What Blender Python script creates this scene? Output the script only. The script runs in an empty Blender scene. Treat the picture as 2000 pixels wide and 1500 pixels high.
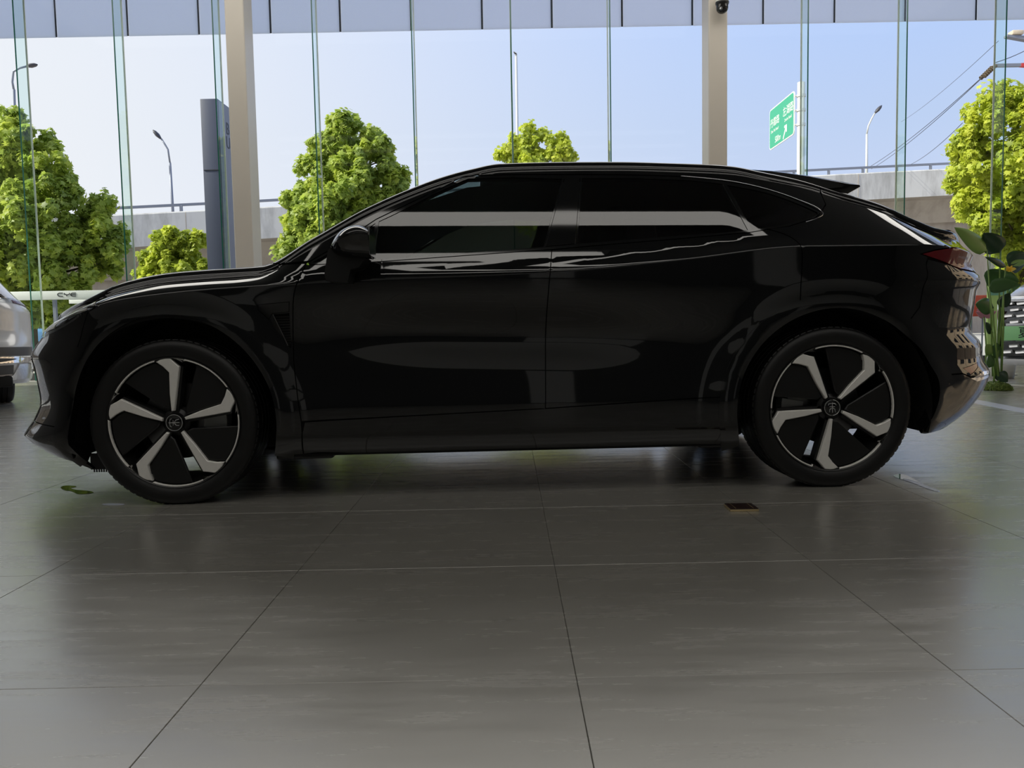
import bpy, bmesh, math, random
import numpy as np
from mathutils import Vector, Matrix
from mathutils.geometry import delaunay_2d_cdt

random.seed(7)
RNG = np.random.default_rng(11)
SC = bpy.context.scene
COL = SC.collection
PI = math.pi

# ------------------------------------------------------------------ camera
CAM_F, CAM_PITCH, CAM_ROLL, CAM_H = 1559.8, -0.07224, 0.01863, 0.7561
fw = Vector((0, math.cos(CAM_PITCH), math.sin(CAM_PITCH)))
rt0 = Vector((1, 0, 0)); up0 = rt0.cross(fw)
rt = rt0 * math.cos(CAM_ROLL) - up0 * math.sin(CAM_ROLL)
up = rt0 * math.sin(CAM_ROLL) + up0 * math.cos(CAM_ROLL)
cam_data = bpy.data.cameras.new('camera')
cam_data.sensor_width = 36.0
cam_data.lens = CAM_F * 36.0 / 2000.0
cam_data.clip_start = 0.05
cam_data.clip_end = 500
cam = bpy.data.objects.new('camera', cam_data)
cam.matrix_world = Matrix(((rt.x, up.x, -fw.x, 0), (rt.y, up.y, -fw.y, 0), (rt.z, up.z, -fw.z, CAM_H), (0, 0, 0, 1)))
COL.objects.link(cam)
SC.camera = cam

# ------------------------------------------------------------------ exposure, sky, sun, room lamps
SC.view_settings.view_transform = 'Standard'
SC.view_settings.look = 'None'
SC.view_settings.gamma = 1.0
SC.view_settings.use_curve_mapping = False
SC.view_settings.exposure = 0.0
SUN_DIR = Vector((-0.74, -0.20, 0.62)).normalized()      # towards the sun: outside, to the left
SUN_STRENGTH = 6.0
SKY_STRENGTH = 1.2
LIGHTBOX_STRENGTH = 2.4

world = bpy.data.worlds.new('sky')
SC.world = world
world.use_nodes = True
wn, wl_ = world.node_tree.nodes, world.node_tree.links
wn.clear()
w_out = wn.new('ShaderNodeOutputWorld')
w_bg = wn.new('ShaderNodeBackground')
w_bg.inputs['Strength'].default_value = SKY_STRENGTH
w_tc = wn.new('ShaderNodeTexCoord')
w_sep = wn.new('ShaderNodeSeparateXYZ')
w_ramp = wn.new('ShaderNodeValToRGB')
cr = w_ramp.color_ramp
cr.elements[0].position = 0.0; cr.elements[0].color = (0.64, 0.65, 0.78, 1)
cr.elements[1].position = 1.0; cr.elements[1].color = (0.14, 0.26, 0.66, 1)
for pos, c in ((0.10, (0.56, 0.60, 0.80, 1)), (0.22, (0.475, 0.56, 0.80, 1)), (0.40, (0.40, 0.53, 0.90, 1))):
    e_ = cr.elements.new(pos); e_.color = c
w_dot = wn.new('ShaderNodeVectorMath'); w_dot.operation = 'DOT_PRODUCT'
sd = Vector((SUN_DIR.x, SUN_DIR.y, 0.12)).normalized()
w_dot.inputs[1].default_value = sd
w_mr = wn.new('ShaderNodeMapRange')
w_mr.inputs['From Min'].default_value = -0.65; w_mr.inputs['From Max'].default_value = 0.45
w_mr.inputs['To Min'].default_value = 0.0; w_mr.inputs['To Max'].default_value = 0.85
w_mr.interpolation_type = 'SMOOTHSTEP'
w_mix = wn.new('ShaderNodeMixRGB'); w_mix.blend_type = 'MIX'
w_mix.inputs['Color2'].default_value = (0.86, 0.82, 0.84, 1)
wl_.new(w_tc.outputs['Generated'], w_sep.inputs[0])
wl_.new(w_sep.outputs['Z'], w_ramp.inputs['Fac'])
wl_.new(w_tc.outputs['Generated'], w_dot.inputs[0])
wl_.new(w_dot.outputs['Value'], w_mr.inputs['Value'])
wl_.new(w_mr.outputs['Result'], w_mix.inputs['Fac'])
wl_.new(w_ramp.outputs['Color'], w_mix.inputs['Color1'])
wl_.new(w_mix.outputs['Color'], w_bg.inputs['Color'])
wl_.new(w_bg.outputs['Background'], w_out.inputs['Surface'])

sun_data = bpy.data.lights.new('sun', 'SUN')
sun_data.energy = SUN_STRENGTH
sun_data.angle = math.radians(0.6)
sun_data.color = (1.0, 0.93, 0.80)
sun = bpy.data.objects.new('sun', sun_data)
sun.rotation_euler = (-SUN_DIR).to_track_quat('-Z', 'Y').to_euler()
sun.location = (-20, 20, 30)
COL.objects.link(sun)

# ------------------------------------------------------------------ helpers
def link(o, parent=None):
    COL.objects.link(o)
    if parent is not None:
        o.parent = parent
    return o

def tag(o, label=None, cat=None, group=None, kind=None):
    if label: o['label'] = label
    if cat: o['category'] = cat
    if group: o['group'] = group
    if kind: o['kind'] = kind
    return o

def empty(name, loc=(0, 0, 0), rz=0.0, parent=None):
    o = bpy.data.objects.new(name, None)
    o.location = loc
    o.rotation_euler = (0, 0, rz)
    o.empty_display_size = 0.2
    return link(o, parent)

def mesh_obj(name, verts, faces, mat, parent=None, smooth=False):
    me = bpy.data.meshes.new(name)
    me.from_pydata([tuple(map(float, v)) for v in verts], [], [tuple(int(i) for i in f) for f in faces])
    me.materials.append(mat)
    if smooth:
        me.polygons.foreach_set('use_smooth', [True] * len(me.polygons))
    me.update()
    o = bpy.data.objects.new(name, me)
    return link(o, parent)

class MB:
    """collects simple shapes into one mesh"""
    def __init__(self):
        self.v, self.f = [], []
    def add(self, vs, fs):
        b = len(self.v)
        self.v += [tuple(v) for v in vs]
        self.f += [tuple(i + b for i in f) for f in fs]
        return self
    def box(self, x0, x1, y0, y1, z0, z1, rz=0, c=(0, 0)):
        vs = [(x, y, z) for z in (z0, z1) for (x, y) in ((x0, y0), (x1, y0), (x1, y1), (x0, y1))]
        if rz:
            ca, sa = math.cos(rz), math.sin(rz)
            vs = [(c[0] + (x - c[0]) * ca - (y - c[1]) * sa, c[1] + (x - c[0]) * sa + (y - c[1]) * ca, z) for x, y, z in vs]
        return self.add(vs, [(3, 2, 1, 0), (4, 5, 6, 7), (0, 1, 5, 4), (1, 2, 6, 5), (2, 3, 7, 6), (3, 0, 4, 7)])
    def bbox(self, x0, x1, y0, y1, z0, z1, b=0.01):
        """box with chamfered edges"""
        bm = bmesh.new()
        bmesh.ops.create_cube(bm, size=1)
        for v in bm.verts:
            v.co = Vector(((x0 + x1) / 2 + v.co.x * (x1 - x0), (y0 + y1) / 2 + v.co.y * (y1 - y0), (z0 + z1) / 2 + v.co.z * (z1 - z0)))
        bmesh.ops.bevel(bm, geom=list(bm.edges), offset=b, segments=2, affect='EDGES', profile=0.5)
        bm.verts.index_update()
        self.add([tuple(v.co) for v in bm.verts], [tuple(v.index for v in f.verts) for f in bm.faces])
        bm.free()
        return self
    def tube(self, pts, r, n=8, caps=True):
        pts = [Vector(p) for p in pts]
        rs = r if isinstance(r, (list, tuple)) else [r] * len(pts)
        rings = []
        ref = None
        for i, p in enumerate(pts):
            d = (pts[min(i + 1, len(pts) - 1)] - pts[max(i - 1, 0)])
            d = d.normalized() if d.length > 1e-9 else Vector((0, 0, 1))
            if ref is None:
                ref = Vector((1, 0, 0)) if abs(d.x) < 0.8 else Vector((0, 1, 0))
            a = d.cross(ref).normalized()
            b = d.cross(a).normalized()
            ref = b.cross(d).normalized() if False else ref
            rings.append([tuple(p + (a * math.cos(2 * PI * k / n) + b * math.sin(2 * PI * k / n)) * rs[i]) for k in range(n)])
        vs = [v for r_ in rings for v in r_]
        fs = []
        for i in range(len(rings) - 1):
            for k in range(n):
                k2 = (k + 1) % n
                fs.append((i * n + k, i * n + k2, (i + 1) * n + k2, (i + 1) * n + k))
        if caps:
            fs.append(tuple(range(n - 1, -1, -1)))
            fs.append(tuple((len(rings) - 1) * n + k for k in range(n)))
        return self.add(vs, fs)
    def lathe(self, prof, n=48, axis='z', c=(0, 0, 0), close=False):
        """prof: list of (radius, height)"""
        vs, fs = [], []
        for (r, h) in prof:
            for k in range(n):
                a = 2 * PI * k / n
                p = (r * math.cos(a), r * math.sin(a), h)
                if axis == 'y':
                    p = (r * math.cos(a), h, r * math.sin(a))
                elif axis == 'x':
                    p = (h, r * math.cos(a), r * math.sin(a))
                vs.append((p[0] + c[0], p[1] + c[1], p[2] + c[2]))
        m = len(prof)
        rng = range(m if close else m - 1)
        for i in rng:
            j = (i + 1) % m
            for k in range(n):
                k2 = (k + 1) % n
                fs.append((i * n + k, i * n + k2, j * n + k2, j * n + k))
        return self.add(vs, fs)
    def prism(self, poly, y0, y1, plane='xz'):
        """extrude a 2-D polygon; plane xz extrudes along y, xy along z, yz along x"""
        n = len(poly)
        def P(a, b, h):
            return {'xz': (a, h, b), 'xy': (a, b, h), 'yz': (h, a, b)}[plane]
        vs = [P(a, b, y0) for a, b in poly] + [P(a, b, y1) for a, b in poly]
        fs = [tuple(range(n)), tuple(range(2 * n - 1, n - 1, -1))]
        for k in range(n):
            k2 = (k + 1) % n
            fs.append((k, k + n, k2 + n, k2))
        return self.add(vs, fs)
    def build(self, name, mat, parent=None, smooth=False, angle=None):
        me = bpy.data.meshes.new(name)
        me.from_pydata(self.v, [], self.f)
        me.materials.append(mat)
        bm = bmesh.new(); bm.from_mesh(me)
        bmesh.ops.recalc_face_normals(bm, faces=bm.faces)
        bm.to_mesh(me); bm.free()
        if smooth or angle:
            me.polygons.foreach_set('use_smooth', [True] * len(me.polygons))
            if angle:
                me.set_sharp_from_angle(angle=math.radians(angle))
        me.update()
        o = bpy.data.objects.new(name, me)
        return link(o, parent)

def copy_tree(o, parent=None):
    c = o.copy()
    link(c, parent)
    for ch in list(o.children):
        copy_tree(ch, c)
    return c

def at(px, py, depth):
    """the world point at a given distance in front, seen along a direction of the photograph's frame"""
    d = fw + rt * ((px - 1000.0) / CAM_F) - up * ((py - 750.0) / CAM_F)
    return Vector((0, 0, CAM_H)) + d * (depth / d.y)

# ------------------------------------------------------------------ materials
def new_mat(name):
    m = bpy.data.materials.new(name)
    m.use_nodes = True
    n = m.node_tree.nodes
    b = n.get('Principled BSDF')
    return m, n, m.node_tree.links, b

def plain(name, col, rough=0.5, metal=0.0, ior=1.5, coat=0.0, emit=None, estr=0.0, noise=0.0, nscale=8.0, bump=0.0):
    m, n, l, b = new_mat(name)
    b.inputs['Base Color'].default_value = (*col, 1)
    b.inputs['Roughness'].default_value = rough
    b.inputs['Metallic'].default_value = metal
    b.inputs['IOR'].default_value = ior
    b.inputs['Coat Weight'].default_value = coat
    b.inputs['Coat Roughness'].default_value = 0.02
    if emit:
        b.inputs['Emission Color'].default_value = (*emit, 1)
        b.inputs['Emission Strength'].default_value = estr
    if noise > 0 or bump > 0:
        tc = n.new('ShaderNodeTexCoord')
        nz = n.new('ShaderNodeTexNoise')
        nz.inputs['Scale'].default_value = nscale
        nz.inputs['Detail'].default_value = 5
        l.new(tc.outputs['Object'], nz.inputs['Vector'])
        if noise > 0:
            mx = n.new('ShaderNodeMixRGB')
            mx.inputs['Color1'].default_value = (*[c * (1 - noise) for c in col], 1)
            mx.inputs['Color2'].default_value = (*[min(1, c * (1 + noise)) for c in col], 1)
            l.new(nz.outputs['Fac'], mx.inputs['Fac'])
            l.new(mx.outputs['Color'], b.inputs['Base Color'])
        if bump > 0:
            bp = n.new('ShaderNodeBump')
            bp.inputs['Strength'].default_value = bump
            bp.inputs['Distance'].default_value = 0.01
            l.new(nz.outputs['Fac'], bp.inputs['Height'])
            l.new(bp.outputs['Normal'], b.inputs['Normal'])
    return m

def glass_mat(name, tint, ior=1.5, rough=0.0, gloss=1.0):
    """thin pane: clear tinted transmission plus a Fresnel reflection"""
    m, n, l, b = new_mat(name)
    n.remove(b)
    out = n.get('Material Output')
    tr = n.new('ShaderNodeBsdfTransparent'); tr.inputs['Color'].default_value = (*tint, 1)
    gl = n.new('ShaderNodeBsdfGlossy'); gl.inputs['Roughness'].default_value = rough
    gl.inputs['Color'].default_value = (gloss, gloss, gloss, 1)
    fr = n.new('ShaderNodeFresnel'); fr.inputs['IOR'].default_value = ior
    mx = n.new('ShaderNodeMixShader')
    ge = n.new('ShaderNodeNewGeometry')
    inv = n.new('ShaderNodeMath'); inv.operation = 'SUBTRACT'; inv.inputs[0].default_value = 1.0
    mu = n.new('ShaderNodeMath'); mu.operation = 'MULTIPLY'
    l.new(ge.outputs['Backfacing'], inv.inputs[1])
    l.new(fr.outputs['Fac'], mu.inputs[0]); l.new(inv.outputs[0], mu.inputs[1])
    l.new(mu.outputs[0], mx.inputs['Fac'])
    l.new(tr.outputs['BSDF'], mx.inputs[1])
    l.new(gl.outputs['BSDF'], mx.inputs[2])
    l.new(mx.outputs['Shader'], out.inputs['Surface'])
    return m

def leaf_mat(name, cols, trans=0.45, rough=0.5):
    """leaf: per-piece colour from a stored attribute, diffuse + translucent"""
    m, n, l, b = new_mat(name)
    out = n.get('Material Output')
    at_ = n.new('ShaderNodeAttribute'); at_.attribute_name = 'tone'
    rp = n.new('ShaderNodeValToRGB')
    rp.color_ramp.elements[0].color = (*cols[0], 1)
    rp.color_ramp.elements[1].color = (*cols[-1], 1)
    for i, c in enumerate(cols[1:-1]):
        e = rp.color_ramp.elements.new((i + 1) / (len(cols) - 1)); e.color = (*c, 1)
    l.new(at_.outputs['Fac'], rp.inputs['Fac'])
    l.new(rp.outputs['Color'], b.inputs['Base Color'])
    b.inputs['Roughness'].default_value = rough
    tl = n.new('ShaderNodeBsdfTranslucent')
    l.new(rp.outputs['Color'], tl.inputs['Color'])
    mx = n.new('ShaderNodeMixShader'); mx.inputs['Fac'].default_value = trans
    l.new(b.outputs['BSDF'], mx.inputs[1]); l.new(tl.outputs['BSDF'], mx.inputs[2])
    l.new(mx.outputs['Shader'], out.inputs['Surface'])
    return m

def tile_mat():
    m, n, l, b = new_mat('grey_porcelain')
    tc = n.new('ShaderNodeTexCoord')
    geo = n.new('ShaderNodeNewGeometry')
    oi = n.new('ShaderNodeObjectInfo')
    # cloudy tone over the tiles
    nz = n.new('ShaderNodeTexNoise'); nz.inputs['Scale'].default_value = 2.2; nz.inputs['Detail'].default_value = 6
    l.new(geo.outputs['Position'], nz.inputs['Vector'])
    mx = n.new('ShaderNodeMixRGB')
    mx.inputs['Color1'].default_value = (0.275, 0.264, 0.234, 1)
    mx.inputs['Color2'].default_value = (0.335, 0.324, 0.292, 1)
    l.new(nz.outputs['Fac'], mx.inputs['Fac'])
    mr = n.new('ShaderNodeMapRange'); mr.inputs['To Min'].default_value = 0.94; mr.inputs['To Max'].default_value = 1.06
    l.new(oi.outputs['Random'], mr.inputs['Value'])
    mul = n.new('ShaderNodeMixRGB'); mul.blend_type = 'MULTIPLY'; mul.inputs['Fac'].default_value = 1
    l.new(mx.outputs['Color'], mul.inputs['Color1']); l.new(mr.outputs['Result'], mul.inputs['Color2'])
    l.new(mul.outputs['Color'], b.inputs['Base Color'])
    # wiped smears and scuffs live in the gloss
    mp = n.new('ShaderNodeMapping'); mp.inputs['Scale'].default_value = (1.2, 9.0, 1.0); mp.inputs['Rotation'].default_value = (0, 0, 0.22)
    l.new(geo.outputs['Position'], mp.inputs['Vector'])
    n2 = n.new('ShaderNodeTexNoise'); n2.inputs['Scale'].default_value = 2.0; n2.inputs['Detail'].default_value = 8; n2.inputs['Roughness'].default_value = 0.65
    l.new(mp.outputs['Vector'], n2.inputs['Vector'])
    r2 = n.new('ShaderNodeMapRange'); r2.inputs['From Min'].default_value = 0.35; r2.inputs['From Max'].default_value = 0.70
    r2.inputs['To Min'].default_value = 0.30; r2.inputs['To Max'].default_value = 0.42
    l.new(n2.outputs['Fac'], r2.inputs['Value'])
    l.new(r2.outputs['Result'], b.inputs['Roughness'])
    r3 = n.new('ShaderNodeMapRange'); r3.inputs['From Min'].default_value = 0.40; r3.inputs['From Max'].default_value = 0.72
    r3.inputs['To Min'].default_value = 0.21; r3.inputs['To Max'].default_value = 0.33
    l.new(n2.outputs['Fac'], r3.inputs['Value']); l.new(r3.outputs['Result'], b.inputs['Coat Roughness'])
    # dried mop marks: thin pale film in curved streaks
    n4 = n.new('ShaderNodeTexNoise'); n4.inputs['Scale'].default_value = 1.3; n4.inputs['Detail'].default_value = 9; n4.inputs['Roughness'].default_value = 0.55
    n4.inputs['Distortion'].default_value = 1.4
    l.new(mp.outputs['Vector'], n4.inputs['Vector'])
    r4 = n.new('ShaderNodeMapRange'); r4.inputs['From Min'].default_value = 0.46; r4.inputs['From Max'].default_value = 0.95
    r4.inputs['To Min'].default_value = 0.0; r4.inputs['To Max'].default_value = 0.16
    l.new(n4.outputs['Fac'], r4.inputs['Value'])
    film = n.new('ShaderNodeMixRGB'); film.inputs['Color2'].default_value = (0.42, 0.41, 0.39, 1)
    l.new(r4.outputs['Result'], film.inputs['Fac']); l.new(mul.outputs['Color'], film.inputs['Color1'])
    l.new(film.outputs['Color'], b.inputs['Base Color'])
    b.inputs['IOR'].default_value = 1.6
    b.inputs['Coat Weight'].default_value = 1.0
    b.inputs['Coat IOR'].default_value = 1.95
    b.inputs['Coat Roughness'].default_value = 0.26
    bp = n.new('ShaderNodeBump'); bp.inputs['Strength'].default_value = 0.06; bp.inputs['Distance'].default_value = 0.004
    l.new(n2.outputs['Fac'], bp.inputs['Height']); l.new(bp.outputs['Normal'], b.inputs['Normal'])
    return m

def concrete_mat(name, c0, c1, streak=True):
    m, n, l, b = new_mat(name)
    tc = n.new('ShaderNodeNewGeometry')
    nz = n.new('ShaderNodeTexNoise'); nz.inputs['Scale'].default_value = 0.9; nz.inputs['Detail'].default_value = 8; nz.inputs['Roughness'].default_value = 0.7
    mp = n.new('ShaderNodeMapping'); mp.inputs['Scale'].default_value = (1.0, 1.0, 0.25) if streak else (1, 1, 1)
    l.new(tc.outputs['Position'], mp.inputs['Vector']); l.new(mp.outputs['Vector'], nz.inputs['Vector'])
    rp = n.new('ShaderNodeValToRGB')
    rp.color_ramp.elements[0].position = 0.32; rp.color_ramp.elements[0].color = (*c0, 1)
    rp.color_ramp.elements[1].position = 0.55; rp.color_ramp.elements[1].color = (*c1, 1)
    l.new(nz.outputs['Fac'], rp.inputs['Fac']); l.new(rp.outputs['Color'], b.inputs['Base Color'])
    b.inputs['Roughness'].default_value = 0.9
    return m

def frosted_mat():
    m, n, l, b = new_mat('frosted_panel')
    out = n.get('Material Output')
    b.inputs['Base Color'].default_value = (0.50, 0.55, 0.70, 1); b.inputs['Roughness'].default_value = 0.35
    tl = n.new('ShaderNodeBsdfTranslucent'); tl.inputs['Color'].default_value = (0.86, 0.89, 0.99, 1)
    mx = n.new('ShaderNodeMixShader'); mx.inputs['Fac'].default_value = 0.88
    l.new(b.outputs['BSDF'], mx.inputs[1]); l.new(tl.outputs['BSDF'], mx.inputs[2])
    l.new(mx.outputs['Shader'], out.inputs['Surface'])
    return m

MT = {}
MT['paint'] = plain('black_paint', (0.005, 0.0055, 0.0058), 0.03, ior=1.7)
MT['gloss_black'] = plain('gloss_black_trim', (0.004, 0.0045, 0.0048), 0.06, ior=1.7)
MT['satin_black'] = plain('satin_black_plastic', (0.008, 0.008, 0.008), 0.38)
MT['matte_black'] = plain('matte_black', (0.004, 0.004, 0.004), 0.8)
MT['rubber'] = plain('tyre_rubber', (0.005, 0.005, 0.005), 0.5, noise=0.2, nscale=30)
MT['machined'] = plain('machined_alloy', (0.95, 0.93, 0.88), 0.33, metal=0.1, noise=0.05, nscale=60)
MT['dark_alloy'] = plain('dark_alloy', (0.010, 0.010, 0.010), 0.35)
MT['steel'] = plain('brake_steel', (0.22, 0.22, 0.22), 0.35, metal=1.0)
MT['caliper'] = plain('caliper_grey', (0.50, 0.51, 0.49), 0.4)
MT['chrome'] = plain('chrome', (0.80, 0.80, 0.82), 0.08, metal=1.0)
MT['bright_trim'] = plain('bright_trim', (0.72, 0.73, 0.76), 0.25, metal=0.35)
MT['silver_line'] = plain('silver_print', (0.75, 0.75, 0.75), 0.3, metal=0.6)
MT['car_glass'] = glass_mat('tinted_glass', (0.17, 0.21, 0.20), 1.65)
MT['screen_glass'] = glass_mat('screen_glass', (0.42, 0.50, 0.48), 1.5)
MT['privacy_glass'] = glass_mat('privacy_glass', (0.05, 0.05, 0.055), 1.65)
MT['clear_glass'] = glass_mat('clear_pane', (0.95, 0.98, 0.97), 1.14)
MT['fin_glass'] = glass_mat('fin_glass', (0.90, 0.965, 0.945), 1.3)
MT['glass_edge'] = plain('glass_edge', (0.02, 0.13, 0.09), 0.2)
MT['glass_edge_light'] = plain('glass_edge_light', (0.62, 0.66, 0.58), 0.25)
MT['red_lens'] = plain('red_lens', (0.16, 0.004, 0.008), 0.06, ior=1.6)
MT['lamp_lens'] = glass_mat('lamp_lens', (0.75, 0.77, 0.78), 1.5)
MT['headlamp_lens'] = glass_mat('headlamp_lens', (0.86, 0.87, 0.88), 1.16)
MT['leather'] = plain('dark_leather', (0.012, 0.012, 0.012), 0.5)
MT['tile'] = tile_mat()
MT['grout'] = plain('grey_grout', (0.24, 0.23, 0.205), 0.8)
MT['ceiling'] = plain('charcoal_ceiling', (0.16, 0.16, 0.165), 0.8)
MT['wall_dark'] = plain('grey_wall', (0.22, 0.215, 0.21), 0.7, noise=0.1, nscale=1)
MT['wall_pale'] = plain('pale_wall', (0.78, 0.77, 0.75), 0.6)
MT['wall_panel'] = plain('dark_panelling', (0.07, 0.07, 0.07), 0.5)
MT['wall_wood'] = plain('warm_wood_wall', (0.50, 0.34, 0.22), 0.55, noise=0.12, nscale=3)
MT['beige_wall'] = plain('beige_render', (0.62, 0.47, 0.34), 0.8, noise=0.15, nscale=0.8)
MT['column'] = plain('beige_column_cladding', (0.60, 0.55, 0.48), 0.38, noise=0.04, nscale=2)
MT['frosted'] = frosted_mat()
MT['seam'] = plain('dark_seam', (0.03, 0.035, 0.05), 0.6)
MT['lightbox'] = plain('lightbox', (0.8, 0.8, 0.78), 0.5, emit=(1.0, 0.965, 0.90), estr=LIGHTBOX_STRENGTH)
MT['alu'] = plain('aluminium', (0.55, 0.55, 0.56), 0.3, metal=0.9)
MT['sill'] = plain('dark_sill', (0.05, 0.05, 0.05), 0.5)
MT['white_plastic'] = plain('white_plastic', (0.75, 0.73, 0.66), 0.4)
MT['dome_black'] = plain('black_dome', (0.012, 0.011, 0.010), 0.08)
MT['concrete'] = concrete_mat('weathered_concrete', (0.36, 0.35, 0.34), (0.66, 0.65, 0.64))
MT['concrete_dark'] = concrete_mat('dark_concrete', (0.30, 0.26, 0.22), (0.42, 0.37, 0.32))
MT['rail'] = plain('grey_rail', (0.24, 0.26, 0.32), 0.5, metal=0.3)
MT['galv'] = plain('galvanised_steel', (0.62, 0.63, 0.62), 0.45, metal=0.3)
MT['lamp_dark'] = plain('dark_lamp', (0.05, 0.05, 0.065), 0.5)
MT['sign_green'] = plain('sign_green', (0.03, 0.34, 0.20), 0.45)
MT['sign_white'] = plain('sign_white', (0.82, 0.84, 0.80), 0.5)
MT['pylon_blue'] = plain('pylon_blue_grey', (0.06, 0.07, 0.115), 0.45)
MT['pylon_side'] = plain('pylon_grey_side', (0.20, 0.205, 0.25), 0.5)
MT['ink'] = plain('dark_ink', (0.025, 0.027, 0.035), 0.5)
MT['banner'] = plain('white_board', (0.74, 0.76, 0.74), 0.5)
MT['asphalt'] = plain('asphalt', (0.16, 0.16, 0.16), 0.9, noise=0.2, nscale=2)
MT['paving'] = plain('pale_paving', (0.42, 0.40, 0.37), 0.85, noise=0.12, nscale=1.5)
MT['bark'] = plain('bark', (0.12, 0.09, 0.06), 0.9, noise=0.3, nscale=12, bump=0.4)
MT['leaf_bright'] = leaf_mat('leaf_bright', [(0.34, 0.42, 0.06), (0.54, 0.62, 0.07), (0.74, 0.77, 0.11)], 0.5)
MT['leaf_mid'] = leaf_mat('leaf_mid', [(0.27, 0.36, 0.09), (0.42, 0.53, 0.10), (0.62, 0.69, 0.12)], 0.5)
MT['dry_grass'] = leaf_mat('dry_grass', [(0.30, 0.27, 0.13), (0.50, 0.45, 0.25)], 0.3)
MT['big_leaf'] = plain('big_leaf_green', (0.07, 0.17, 0.045), 0.38, noise=0.35, nscale=3)
MT['big_leaf_pale'] = plain('big_leaf_pale', (0.26, 0.42, 0.10), 0.4, noise=0.2, nscale=3)
MT['big_leaf_dark'] = plain('big_leaf_dark', (0.025, 0.065, 0.028), 0.35, noise=0.3, nscale=3)
MT['stem'] = plain('stem_green', (0.22, 0.36, 0.08), 0.5)
MT['moss'] = leaf_mat('moss', [(0.08, 0.15, 0.02), (0.30, 0.40, 0.08)], 0.2)
MT['petal_pink'] = plain('petal_pink', (0.80, 0.36, 0.46), 0.5)
MT['petal_yellow'] = plain('petal_yellow', (0.85, 0.58, 0.06), 0.5)
MT['panel_lime'] = plain('lime_panel', (0.62, 0.86, 0.28), 0.5)
MT['panel_mint'] = plain('mint_panel', (0.30, 0.62, 0.45), 0.5)
MT['red_barrier'] = plain('red_barrier', (0.70, 0.10, 0.06), 0.5)
MT['silver_paint'] = plain('silver_paint', (0.76, 0.77, 0.80), 0.2, metal=0.1, ior=1.5, coat=1.0)
MT['white_paint'] = plain('pearl_white_paint', (0.62, 0.62, 0.64), 0.2, coat=1.0)
MT['blue_paint'] = plain('blue_paint', (0.12, 0.28, 0.52), 0.15, metal=0.2, coat=1.0)
MT['grey_plastic'] = plain('grey_plastic', (0.10, 0.10, 0.105), 0.4)
MT['dark_glass'] = plain('dark_car_glass', (0.02, 0.022, 0.03), 0.05)
MT['plate_green'] = plain('plate_green', (0.42, 0.92, 0.42), 0.4)
MT['card'] = plain('dark_red_card', (0.022, 0.009, 0.008), 0.45)
MT['gold'] = plain('gold_edge', (0.78, 0.62, 0.34), 0.3, metal=0.7)
MT['floor_tape'] = plain('pale_floor_tape', (0.62, 0.66, 0.80), 0.25)
MT['water'] = plain('spilled_water', (0.035, 0.037, 0.02), 0.03, ior=1.33)
MT['wire'] = plain('wire_dark', (0.05, 0.05, 0.07), 0.6)
MT['pole_buff'] = plain('buff_pole', (0.62, 0.52, 0.40), 0.7)
MT['red_paint'] = plain('red_paint', (0.60, 0.05, 0.05), 0.5)

# ================================================================== THE SETTING
FACADE_Y = 13.5
ROOM_X0, ROOM_X1, ROOM_Y0, CEIL_Z = -11.5, 11.5, -9.0, 6.9

# ---- floor: grout bed, then one tile per object where the tiles can be told apart
floor = mesh_obj('floor', [(ROOM_X0, ROOM_Y0, -0.006), (ROOM_X1, ROOM_Y0, -0.006), (ROOM_X1, FACADE_Y + 0.1, -0.006), (ROOM_X0, FACADE_Y + 0.1, -0.006),
                           (ROOM_X0, ROOM_Y0, -0.12), (ROOM_X1, ROOM_Y0, -0.12), (ROOM_X1, FACADE_Y + 0.1, -0.12), (ROOM_X0, FACADE_Y + 0.1, -0.12)],
                 [(0, 1, 2, 3), (7, 6, 5, 4), (0, 4, 5, 1), (1, 5, 6, 2), (2, 6, 7, 3), (3, 7, 4, 0)], MT['grout'])
tag(floor, 'grey porcelain tiled showroom floor', None, kind='structure')
TS, TYAW, TX, TY = 0.80778, 0.00385, -0.6811, 1.6636
g = 0.0007
def tile_shape():
    a, b, c = g, TS - g, 0.0010
    mb = MB()
    vs = [(a, a, -0.006), (b, a, -0.006), (b, b, -0.006), (a, b, -0.006),
          (a, a, -0.0012), (b, a, -0.0012), (b, b, -0.0012), (a, b, -0.0012),
          (a + c, a + c, 0), (b - c, a + c, 0), (b - c, b - c, 0), (a + c, b - c, 0)]
    fs = [(8, 9, 10, 11)]
    for o in (0, 4):
        for k in range(4):
            k2 = (k + 1) % 4
            fs.append((o + k, o + k2, o + 4 + k2, o + 4 + k))
    mb.add(vs, fs)
    return mb
tile0 = None
far_tiles = MB()
e1 = Vector((math.cos(TYAW), math.sin(TYAW), 0)); e2 = Vector((-math.sin(TYAW), math.cos(TYAW), 0))
base_shape = tile_shape()
for j in range(-13, 15):
    for i in range(-14, 16):
        o = Vector((TX, TY, 0)) + e1 * (i * TS) + e2 * (j * TS)
        ctr = o + (e1 + e2) * TS / 2
        if not (ROOM_X0 + 0.42 < ctr.x < ROOM_X1 - 0.42 and ROOM_Y0 + 0.42 < ctr.y < FACADE_Y - 0.42):
            continue
        seen = 0.2 < ctr.y < 9.6 and abs(ctr.x) < 0.68 * ctr.y + 1.0
        if seen:
            if tile0 is None:
                tile0 = base_shape.build('tile', MT['tile'], floor)
                t = tile0
            else:
                t = tile0.copy(); link(t, floor)
            t.location = o
            t.rotation_euler = (0, 0, TYAW)
        else:
            vs = [tuple(o + e1 * v[0] + e2 * v[1] + Vector((0, 0, v[2]))) for v in base_shape.v]
            far_tiles.add(vs, base_shape.f)
ft = far_tiles.build('tile_field', MT['tile'], floor)
tag(ft, kind='stuff')

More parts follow.
